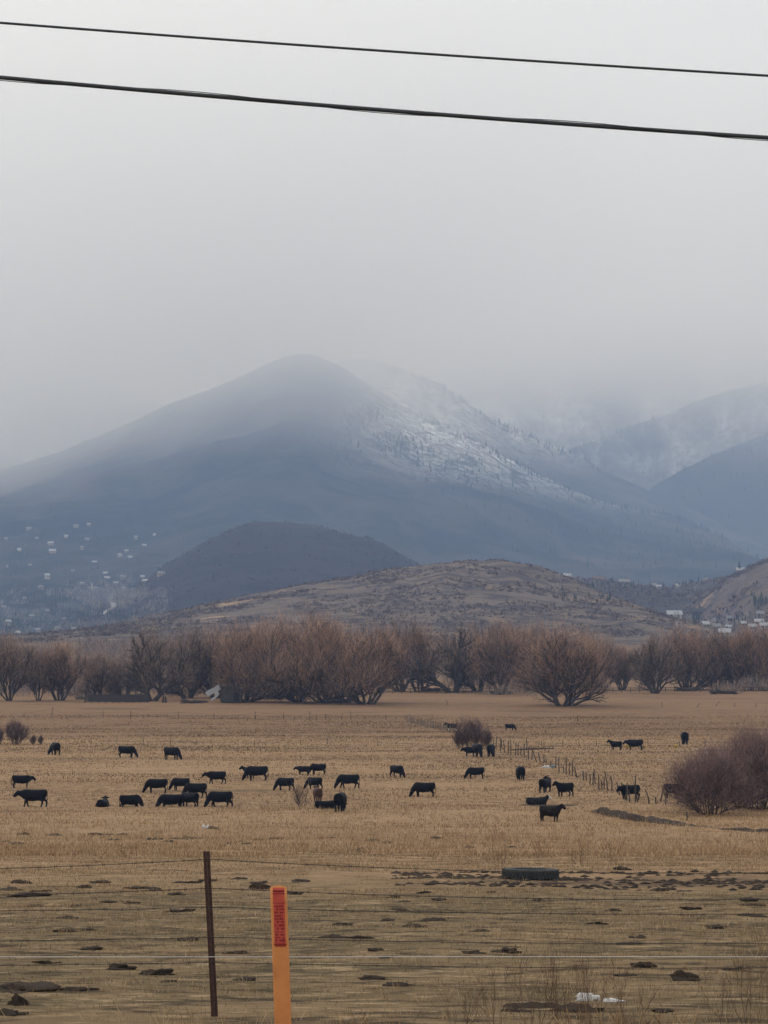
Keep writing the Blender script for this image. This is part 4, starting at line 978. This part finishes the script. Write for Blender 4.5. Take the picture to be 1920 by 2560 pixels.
st = [(1119, 1762, 12, -.25), (1655, 1768, 13, 0), (1742, 1768, 10, .7), (1788, 1766, 12, .9), (1837, 1768, 11, 0), (1890, 1768, 11, 0), (1444, 1804, 16, 0), (1364, 1832, 7, 0)]
for i, (a, b, h, ln) in enumerate(st):
    p = on_ground(a, b); hh_ = h / F * p[1]; m = MB(); m.tube([(0, 0, -.1), (ln * hh_ * .5, 0, hh_ * .5), (ln * hh_, 0, hh_)], [.07, .06, .045], 6)
    o = m.build('stake', M_stake); o.location = tuple(p)
    tag(o, ['leaning stake in the meadow below the thick trunked willow', 'upright stake far right below the rail fence', 'strongly leaning stake, left one of two slanted ones', 'strongly leaning stake, right one of two slanted ones', 'upright stake right of the slanted stakes', 'rightmost stake below the rail fence', 'stake standing alone below the lone front willow', 'very short stake right of the farthest cow'][i], 'stake')
# rail fence along the tree row
root = empty('rail_fence', on_ground(1000, 1733), 'long low wooden rail fence in front of the right tree row', 'fence'); rl = np.array(root.location)
pr = []
for px in range(960, 2000, 22):
    p = on_ground(px, 1733 - (px - 960) * .004); pr.append(p); m = MB(); m.tube([p - rl - np.array([0, 0, .1]), p - rl + np.array([0, 0, 1.25])], [.09, .08], 6); m.build('post', M_stake, root)
for zr in (.5, 1.1):
    m = MB()
    m.tube([p - rl + np.array([0, -.1, zr + rng.uniform(-.06, .06)]) for p in pr], .06, 5); m.build('rail', M_stake, root)

# ------------------------------------------------------------------ collapsed shed, corral, bale, logs
M_wood = noisemat('grey_planks', [(.3, (.03, .028, .028)), (.7, (.075, .068, .066))], 3, stretch=(6, 1, 1), bump=.04)
M_tin = noisemat('weathered_tin', [(.3, (.26, .27, .28)), (.7, (.40, .41, .42))], 1.6, rough=.5, spec=.4, stretch=(1, 1, 4))
b = on_ground(548, 1757); root = empty('collapsed_shed', b, 'collapsed grey plank shed with one tilted pale roof sheet', 'shed'); k = b[1] / F
m = MB(); m.box((2.5 * 1.0, 1.5, 1.6), (52 * k, 3.6, 3.0), ry=.03); m.build('wall', M_wood, root)
m = MB(); m.box((2.4, 1.5, 3.35), (56 * k, 4.2, .18), ry=.10, rx=.12); m.box((2.2, .4, 3.0), (30 * k, 2, .12), ry=-.05, rx=-.3); m.build('roof', M_wood, root)
m = MB(); m.box((-28 * k * .55, .2, 2.5), (38 * k, .10, 13 * k), ry=-.50); m.build('roof_sheet', M_tin, root)
m = MB(); m.box((-22 * k * .5, -.3, 1.1), (22 * k, .12, .4), ry=-.62); m.box((-12 * k * .5, -.5, 2.0), (10 * k, .1, .9), ry=-.5); m.build('plank', M_tin, root)
m = MB(); m.box((3.6, -.32, 1.2), (1.1, .06, 1.8)); m.build('doorway', mat('doorway_shade', (.01, .01, .011)), root)  # near-black panel on the solid wall, painted as the shade of an opening
b = on_ground(290, 1757); root = empty('old_corral', b, 'old low corral of dark weathered boards between bale and tall tree', 'corral'); k = b[1] / F
x0 = -78 * k; x1 = 78 * k; n = 9
for i in range(n + 1):
    x_ = x0 + (x1 - x0) * i / n; m = MB(); m.tube([(x_, 0, -.1), (x_ + rng.uniform(-.1, .1), 0, 1.75 + rng.uniform(-.1, .25))], [.11, .09], 6); m.build('post', M_wood, root)
for zr in (.3, .62, .94, 1.26, 1.56):
    m = MB()
    for i in range(n):
        xa = x0 + (x1 - x0) * i / n; xb = x0 + (x1 - x0) * (i + 1) / n; m.box(((xa + xb) / 2, -.12, zr + rng.uniform(-.05, .05)), (xb - xa - .02, .05, .24), ry=rng.uniform(-.012, .012))
    m.build('board', M_wood, root)
m = MB()
for i in range(n):
    xa = x0 + (x1 - x0) * i / n; xb = x0 + (x1 - x0) * (i + 1) / n; m.box(((xa + xb) / 2, 5.2, .9), (xb - xa - .02, .05, 1.6))
m.build('back_panel', M_wood, root)
b = on_ground(200, 1756); me = lump(5, 'round_bale', M_stake, flat=.95, rough=.08); o = bpy.data.objects.new('round_bale', me); COL.objects.link(o); o.location = (b[0], b[1], b[2] + .65); o.scale = (.98, 1, .95)
tag(o, 'dark round bale at the left end of the old corral', 'bale')
for (px, py, hh_, ln, lab) in [(408, 1757, 24, .02, 'left one of two dark stubs right of the tall tree'), (415, 1757, 17, -.12, 'right one of two dark stubs right of the tall tree'), (214, 1745, 22, 0, 'upright gate post behind the bale')]:
    p = on_ground(px, py); h_ = hh_ / F * p[1]; m = MB(); m.tube([(0, 0, -.1), (ln * h_ * .4, 0, h_ * .6), (ln * h_, 0, h_)], [.26, .22, .12], 7); o = m.build('tree_stub', M_bark); o.location = tuple(p); tag(o, lab, 'stub')
for (px, py, w_, h_, lab) in [(1725, 1728, 66, 11, 'dark heap of dead branches under the wide dense willow'), (1810, 1735, 62, 9, 'pile of fallen logs before the rail fence at right'), (1255, 1735, 44, 7, 'dark brush heap at the foot of the vase shaped willow'), (835, 1757, 70, 8, 'low pile of dead wood at the foot of the centre clump'), (490, 1758, 44, 7, 'scattered boards left of the collapsed shed'), (1080, 1729, 46, 10, 'dark brush heap behind the rail fence near the centre')]:
    p = on_ground(px, py); m = MB(); k = p[1] / F
    for i in range(26):
        a = rng.uniform(-.5, .5); c = np.array([rng.uniform(-.42, .42) * w_ * k, rng.uniform(-1, 1), rng.uniform(.1, .8) * h_ * k * (.9)]); v = np.array([math.cos(a), rng.uniform(-.3, .3), math.sin(a) * .6]) * rng.uniform(.6, 2.2)
        c[2] = max(c[2], abs(v[2]) * .5 + .1); m.tube([c - v, c + v * .1 + rng.normal(0, .05, 3), c + v], [rng.uniform(.1, .26), .14, .07], 6)
    o = m.build('brush_pile', M_bark); o.location = tuple(p); tag(o, lab, 'wood pile')

# ------------------------------------------------------------------ houses
RC = {'w': mat('snowy_roof', (.34, .355, .385), .8), 'g': mat('grey_roof', (.20, .20, .21), .8), 'd': mat('dark_roof', (.05, .05, .055), .8), 'b': mat('brown_roof', (.13, .09, .07), .8)}
WC = {'w': mat('white_wall', (.40, .39, .375), .85), 't': mat('tan_wall', (.30, .23, .17), .85), 'g': mat('grey_wall', (.22, .21, .21), .85), 'd': mat('dark_wall', (.08, .07, .065), .85), 'r': mat('brick_wall', (.22, .10, .075), .85)}
M_pane = mat('window_pane', (.03, .035, .045), .15, .6)
def house(px, py, wm, dm, hm_, rot, wc, rc, label, d0=1250, d1=7500, grp='houses on the valley slopes', tower=False, gable=.45):
    b = hit(px, py, d0, d1, 900); root = empty('house', b, label, 'house', grp, R(rot))
    m = MB(); m.box((0, 0, hm_ / 2 - 1.5), (wm, dm, hm_ + 3))
    g = dm * gable * .9
    m.add([(-wm / 2, -dm / 2, hm_), (-wm / 2, dm / 2, hm_), (-wm / 2, 0, hm_ + g), (wm / 2, -dm / 2, hm_), (wm / 2, dm / 2, hm_), (wm / 2, 0, hm_ + g)], [(0, 1, 2), (3, 5, 4)])
    m.build('wall', WC[wc], root)
    m = MB(); o = .7; t = .35; Wq = wm / 2 + o; yq = dm / 2 + o; zq = hm_ - g * o / (dm / 2)
    for s in (-1, 1):
        V = [(-Wq, s * yq, zq), (Wq, s * yq, zq), (Wq, 0, hm_ + g), (-Wq, 0, hm_ + g)]; V += [(a, c, e + t) for a, c, e in V]
        m.add(V, [(0, 1, 2, 3), (7, 6, 5, 4), (0, 4, 5, 1), (1, 5, 6, 2), (3, 2, 6, 7), (0, 3, 7, 4)])
    rf = m.build('roof', RC[rc], root)
    m = MB(); m.box((wm * .22, dm * .12, hm_ + g + .3), (.9, .9, 2.2)); m.build('chimney', WC['d'], rf)
    for i in range(max(2, int(wm / 5))):
        x_ = -wm / 2 + wm * (i + .5) / max(2, int(wm / 5)); m = MB(); m.box((x_, -dm / 2 - .04, hm_ * .55), (1.5, .08, 1.5)); m.build('window', M_pane, root)
    if tower:
        m = MB(); m.box((-wm * .1, -dm / 2 - 1.1, 4), (2.2, 2.2, 16)); m.build('tower', WC['w'], root)
    return root
HL = [
 (218, 1352, 12, 8, 5, 20, 'g', 'g', 'faint grey roofed house highest on the left slope'), (190, 1320, 14, 8, 4, 0, 'g', 'g', 'faint long grey house at the top of the left village'), (222, 1314, 10, 7, 4, -10, 'g', 'w', 'tiny pale roof at the very top of the left village'),
 (72, 1325, 14, 9, 5, 15, 'g', 'g', 'faint house near the left edge above the others'), (165, 1345, 9, 8, 5, 30, 'w', 'w', 'bright small house in the upper left village'), (127, 1364, 15, 9, 6, -15, 'g', 'w', 'snow roofed house just above the big pale one'),
 (131, 1384, 18, 11, 7, 5, 't', 'w', 'largest pale roofed house of the upper left village'), (48, 1378, 9, 8, 5, 0, 'w', 'w', 'bright dot like house near the left edge'), (340, 1347, 9, 8, 4, 10, 'g', 'g', 'dim house in the middle of the left slope'),
 (386, 1341, 7, 6, 4, 0, 'w', 'w', 'small white house farthest right on the upper slope'), (360, 1369, 12, 9, 5, 40, 'd', 'w', 'white peaked roof house on the middle right of the left slope'), (316, 1381, 9, 7, 4, 25, 'g', 'w', 'pale roof left of a close pair on the left slope'),
 (300, 1392, 10, 8, 5, -30, 'w', 'w', 'white gabled house of the slope pair, left'), (325, 1399, 12, 8, 5, 35, 'g', 'w', 'white gabled house of the slope pair, right'), (236, 1408, 12, 7, 3, 0, 'g', 'w', 'flat pale roof in the middle of the left village'),
 (118, 1445, 11, 10, 7, 20, 'w', 'w', 'bright white house at the centre left of the village'), (264, 1436, 12, 8, 3, -20, 'g', 'w', 'pale roof above the long pale roof'), (268, 1447, 12, 7, 3, 0, 'g', 'w', 'long pale roof below its twin'), (307, 1448, 11, 7, 3, 10, 'g', 'g', 'grey roof right of the two pale roofs'),
 (356, 1446, 9, 7, 3, 0, 'g', 'w', 'small pale roof on the right of the village'), (364, 1456, 11, 7, 3, -35, 'd', 'w', 'thin slanted white roof at the right of the village'), (402, 1440, 12, 10, 5, 20, 't', 'g', 'grey house at the foot of the dark hill'), (290, 1463, 10, 7, 3, 0, 'g', 'w', 'pale roof right above the tower building'),
 (103, 1473, 12, 9, 5, 10, 'g', 'g', 'dim grey house left of the brick house'), (172, 1488, 13, 9, 4, 0, 'r', 'b', 'brick house left of the tower building'), (144, 1575, 9, 7, 4, 25, 'w', 'g', 'grey roofed house at the foot of the left valley'), (45, 1588, 8, 6, 4, -15, 'w', 'w', 'white house lowest at the left edge'),
 (185, 1577, 6, 5, 3, 10, 't', 'w', 'little pale shed right of the lowest village houses'), (80, 1545, 9, 6, 4, 0, 'g', 'g', 'grey house in the lower left valley'), (20, 1560, 9, 7, 4, 30, 'g', 'w', 'snow roofed house at the lower left edge'), (120, 1530, 8, 6, 3, 0, 'd', 'g', 'dark low house in the valley fields'), (62, 1500, 8, 6, 3, 20, 'g', 'g', 'small grey house left of the valley fields'),
 (15, 1350, 9, 7, 4, 0, 'g', 'g', 'dim house on the left edge of the slope'), (92, 1350, 8, 6, 4, 15, 'g', 'g', 'dim grey house between the left edge and the bright small house'), (205, 1372, 8, 6, 4, 0, 'g', 'g', 'dim house right of the largest pale roof'),
 (20, 1420, 9, 7, 4, 0, 'g', 'g', 'dim low house at the left edge of the mid slope'), (75, 1418, 8, 6, 3, 20, 't', 'g', 'tan dim house left of the bright white one'), (182, 1430, 8, 6, 3, 0, 'g', 'g', 'grey house between the bright white one and the twin roofs'),
 (310, 1474, 8, 6, 3, 0, 't', 'w', 'pale roof beside the tower building'), (205, 1462, 9, 6, 3, -10, 'g', 'w', 'pale flat roof just above the tower building'), (330, 1495, 8, 6, 3, 0, 'w', 'g', 'light house in the grey trees near the pale road'),
 (95, 1580, 7, 5, 3, 0, 'w', 'w', 'bright gable low between the left edge and the valley foot'), (160, 1550, 7, 5, 3, 10, 'g', 'g', 'grey shed among dark conifers of the valley'), (10, 1520, 8, 6, 3, 0, 'g', 'g', 'low house by the fields at the left edge')]
for h_ in HL: house(h_[0], h_[1], h_[2] * .62, h_[3] * .62, h_[4] * .55, *h_[5:])
house(232, 1480, 13, 7, 4, 8, 'g', 'g', 'wide pale building with a white tower in the left village', tower=True)
HR = [
 (1394, 1440, 6, 5, 3, 10, 'w', 'w', 'small white house at the left end of the ridge row'), (1417, 1444, 10, 7, 4, -10, 'g', 'w', 'wide pale roofed house second from the left on the ridge'), (1493, 1447, 9, 6, 4, 5, 't', 'b', 'tan house with light roof on the ridge'),
 (1508, 1449, 7, 5, 3, 0, 'd', 'b', 'dark low house joined to the tan one on the ridge'), (1560, 1456, 12, 7, 4, 5, 'd', 'g', 'broad dark house with grey roof in the middle of the ridge'), (1632, 1455, 7, 6, 4, -20, 'g', 'g', 'grey house right of the middle of the ridge'),
 (1646, 1464, 6, 5, 3, 15, 'w', 'w', 'white cabin below the grey ridge house'), (1691, 1461, 8, 6, 3, 60, 'w', 'w', 'white gabled house at the low point of the ridge'), (1765, 1446, 7, 6, 4, 80, 'w', 'g', 'narrow pale house on the rise to the right'),
 (1850, 1424, 8, 6, 3, 5, 'g', 'w', 'snow roofed house high on the right hill')]
for h_ in HR: house(h_[0], h_[1], h_[2] * .85, h_[3] * .85, h_[4] * .8, *h_[5:], d0=2060, d1=3200, grp='houses along the right ridge')
HV = [
 (1685, 1536, 8, 5, 2.6, 5, 'w', 'w', 'long white house at the end of the sagebrush hill'), (1750, 1537, 13, 6, 2.6, 3, 'd', 'd', 'long dark barn right of the long white house'), (1803, 1528, 5, 5, 3, 0, 't', 'b', 'tan box like house behind the dark barn'), (1784, 1558, 4, 3.5, 2.4, 75, 'w', 'w', 'tiny white gabled house below the barn'),
 (1822, 1555, 4, 4, 3, 20, 'g', 'g', 'grey house in the trees of the right valley'), (1877, 1553, 5, 6, 3.5, 85, 'g', 'g', 'grey gabled house facing the viewer in the right valley'), (1897, 1562, 5, 4, 2.4, 0, 't', 'w', 'bright snow roofed house near the right edge'), (1911, 1571, 5, 4, 2.2, -8, 'w', 'w', 'white roofed house lowest at the right edge'),
 (1880, 1574, 4.5, 4, 2.2, 10, 'g', 'w', 'pale roofed house left of the lowest one'), (1822, 1574, 3.5, 3, 2, 0, 'g', 'w', 'small pale cottage in the right valley trees'), (1762, 1568, 3.5, 3, 2, 30, 'g', 'w', 'small pale roof at the left of the right valley'), (1812, 1590, 5, 4, 2.2, -10, 'w', 'w', 'white shed just above the right tree row'),
 (1735, 1548, 4, 4, 2.4, 20, 'g', 'w', 'small pale roof under the dark barn'), (1848, 1545, 4, 4, 2.6, -20, 'd', 'd', 'dark house between the grey houses of the right valley'), (1860, 1566, 4, 3.5, 2.2, 10, 't', 'w', 'pale gable beside the grey gabled house'), (1900, 1542, 4, 4, 2.4, 0, 'g', 'g', 'grey roof above the bright house near the right edge'), (1790, 1574, 3.6, 3, 2, 10, 'w', 'g', 'little white house low in the right valley')]
for h_ in HV: house(h_[0], h_[1], h_[2] * 1.1, h_[3] * 1.0, h_[4] * 1.0, *h_[5:], d0=1230, d1=2200, grp='houses in the right valley')
# pale road on the left slope
M_road = noisemat('pale_road', [(.3, (.22, .22, .23)), (.7, (.32, .32, .33))], .3)
rp = [hit(a, b, 1800, 6400, 1400) for a, b in [(255, 1538), (268, 1528), (284, 1520), (283, 1508), (276, 1500), (277, 1490), (285, 1486)]]
V = []; 
for i, p in enumerate(rp):
    t_ = rp[min(i + 1, len(rp) - 1)] - rp[max(i - 1, 0)]; nn_ = np.array([-t_[1], t_[0], 0]); nn_ /= np.linalg.norm(nn_) + 1e-6; nn_ = np.array([1., 0, 0]) * 3.6 * (1 if i in (3, 4, 5) else .6)
    V += [p - nn_ + [0, 0, .8], p + nn_ + [0, 0, .8]]
tag(obj('road', V, [(2 * i, 2 * i + 1, 2 * i + 3, 2 * i + 2) for i in range(len(rp) - 1)], M_road), kind='structure')
# grey cottonwoods and dark conifers of the villages
vp = []
for _ in range(650):
    px, py = rng.uniform(-60, 420), rng.uniform(1480, 1600)
    if rng.random() < .5: px, py = rng.normal(270, 60), rng.normal(1495, 14)
    b = hit(px, py, 1500, 6000, 500); vp.append((b[0], b[1], rng.uniform(6, 11) * b[1] / 4000 * 1.3, rng.uniform(6, 14) * b[1] / 4000 * 1.3, 26))
for _ in range(90):
    px, py = rng.uniform(1690, 1960), rng.uniform(1540, 1600); b = hit(px, py, 1230, 2300, 400); vp.append((b[0], b[1], rng.uniform(3.5, 6.5), rng.uniform(3, 5), 40))
for _ in range(120):
    px, py = rng.uniform(1380, 1900), rng.uniform(1445, 1475); b = hit(px, py, 1500, 3000, 400); vp.append((b[0], b[1], rng.uniform(3, 6), rng.uniform(4, 7), 26))
vp2 = []
for _ in range(260):
    b = hit(rng.uniform(-80, 460), rng.uniform(1310, 1480), 2500, 6400, 400); vp2.append((b[0], b[1], rng.uniform(7, 14), rng.uniform(8, 26), 22))
brush_mass('slope_woods', vp2, islandmat('slope_trees', [(0, (.03, .032, .034)), (.5, (.07, .066, .064)), (1, (.15, .135, .13))]))
M_vil = islandmat('village_trees', [(0, (.12, .11, .11)), (.5, (.24, .22, .22)), (1, (.42, .39, .38))])
brush_mass('village_woods', vp, M_vil)
sp_ = []
for _ in range(260):
    c = [(300, 1548, 26, 7), (132, 1520, 8, 8), (110, 1505, 20, 5), (160, 1505, 18, 5), (60, 1570, 60, 15), (220, 1545, 40, 8), (150, 1430, 120, 60)][rng.integers(0, 7)]
    b = hit(rng.normal(c[0], c[2]), min(1600, rng.normal(c[1], c[3])), 1800, 6000, 400); sp_.append((b[0], b[1], rng.uniform(8, 14) * b[1] / 4000))
for _ in range(170):
    c = [(1740, 1552, 8, 5), (1850, 1560, 40, 12), (1600, 1468, 70, 5), (1725, 1456, 30, 4), (1560, 1492, 120, 10), (1900, 1505, 14, 6)][rng.integers(0, 6)]
    b = hit(rng.normal(c[0], c[2]), rng.normal(c[1], c[3]), 1250, 2900, 400); sp_.append((b[0], b[1], rng.uniform(3.5, 7) * b[1] / 2200))
conifers('village_conifers', None, sp_, M_con)
M_conf = M_con
for (px, py, h_, D_, lab) in [(1848, 1428, 30, 2150, 'tall dark conifer beside the snow roofed house on the right hill'), (1532, 1458, 18, 2500, 'dark conifer between the ridge houses'), (921, 1358, 16, 3380, 'lone conifer on the crest of the dark hill'), (1016, 1408, 12, 3380, 'small conifer low on the right crest of the dark hill'), (1685, 1590, 14, 1500, 'small dark conifer at the right foot of the sagebrush hill')]:
    b = hit(px, py, D_ - 500, D_ + 500, 500); s_ = h_ / F * b[1]; root = empty('conifer_tree', b, lab, 'tree')
    m = MB(); m.tube([(0, 0, -.5), (0, 0, s_ * .9)], [s_ * .03, .05], 6); m.build('trunk', M_bark, root)
    m = MB()
    for t in range(7):
        zb = s_ * (.12 + .12 * t); rr = s_ * .24 * (1 - t / 7.6); zt = zb + s_ * .24; k = 9
        ring = [(rr * rng.uniform(.65, 1.15) * math.cos(2 * math.pi * j / k), rr * rng.uniform(.65, 1.15) * math.sin(2 * math.pi * j / k), zb - rng.uniform(0, .04) * s_) for j in range(k)]
        m.add(ring + [(0, 0, zt)], [(j, (j + 1) % k, k) for j in range(k)])
    m.build('crown', M_con, root)


# ------------------------------------------------------------------ low cloud and haze
def volbox(name, lo, hi, m, kind='stuff'):
    x0, y0, z0 = lo; x1, y1, z1 = hi
    V = [(x, y, z) for x in (x0, x1) for y in (y0, y1) for z in (z0, z1)]
    return tag(obj(name, V, [(0, 1, 3, 2), (4, 6, 7, 5), (0, 4, 5, 1), (2, 3, 7, 6), (0, 2, 6, 4), (1, 5, 7, 3)], m), kind=kind)
def volmat(name, color, density, aniso=0.0):
    m = bpy.data.materials.new(name); m.use_nodes = True; t = m.node_tree; t.nodes.clear()
    o = t.nodes.new('ShaderNodeOutputMaterial'); v = t.nodes.new('ShaderNodeVolumePrincipled')
    v.inputs['Color'].default_value = (*color, 1); v.inputs['Density'].default_value = density; v.inputs['Anisotropy'].default_value = aniso
    v.inputs['Absorption Color'].default_value = (1, 1, 1, 1)
    t.links.new(v.outputs[0], o.inputs['Volume']); return m, t, v
hm, _, _ = volmat('haze_air', (.42, .60, 1.0), 1.15e-4, 0.0)
volbox('haze', (-5600, -120, -13), (5600, 10400, 1460), hm)
cm, t, v = volmat('cloud_vapour', (1, 1, 1), 0.0, 0.75)
c = t.nodes.new('ShaderNodeTexCoord'); sp = t.nodes.new('ShaderNodeSeparateXYZ'); t.links.new(c.outputs['Object'], sp.inputs[0])
def mth(op, a_, b_, clamp=False):
    k_ = t.nodes.new('ShaderNodeMath'); k_.operation = op; k_.use_clamp = clamp
    for i_, q_ in enumerate((a_, b_)):
        if isinstance(q_, (int, float)): k_.inputs[i_].default_value = q_
        else: t.links.new(q_, k_.inputs[i_])
    return k_.outputs[0]
def rmp(v_, lo, hi):
    k_ = t.nodes.new('ShaderNodeMapRange'); k_.interpolation_type = 'SMOOTHSTEP'; k_.inputs[1].default_value = lo; k_.inputs[2].default_value = hi
    if hi < lo: k_.inputs[1].default_value = hi; k_.inputs[2].default_value = lo; k_.inputs[3].default_value = 1; k_.inputs[4].default_value = 0
    t.links.new(v_, k_.inputs[0]); return k_.outputs[0]
n = t.nodes.new('ShaderNodeTexNoise'); n.inputs['Scale'].default_value = .0012; n.inputs['Detail'].default_value = 4; n.inputs['Roughness'].default_value = .6
t.links.new(c.outputs['Object'], n.inputs[0]); nz = mth('SUBTRACT', n.outputs[0], .5)
zz_ = mth('ADD', sp.outputs['Z'], mth('MULTIPLY', nz, 620.)); Xc = sp.outputs['X']; Yc = sp.outputs['Y']
broad = mth('MULTIPLY', mth('MULTIPLY', rmp(zz_, 520., 1120.), CLOUD_A), mth('ADD', 1., mth('MULTIPLY', rmp(mth('SUBTRACT', Xc, mth('MULTIPLY', nz, 500.)), 350., 1300.), 1.1)))          # thin cloud everywhere above the valley
near_ = mth('MULTIPLY', rmp(Yc, 6900., 6300.), rmp(mth('ADD', Xc, mth('MULTIPLY', nz, 900.)), 700., -100.))
local = mth('MULTIPLY', mth('MULTIPLY', rmp(mth('SUBTRACT', zz_, mth('MULTIPLY', Xc, .16)), 400., 960.), near_), CLOUD_B)   # bank caught on the near peak
high = mth('MULTIPLY', rmp(sp.outputs['Z'], 820., 1250.), .0009)       # thickens into the overcast deck
local = mth('MULTIPLY', local, mth('ADD', .5, mth('MULTIPLY', .5, rmp(Xc, -1400., -700.))))
t.links.new(mth('ADD', mth('ADD', broad, high), local), v.inputs['Density'])
volbox('cloud', (-5500, 4600, 330), (5500, 10300, 1450), cm)
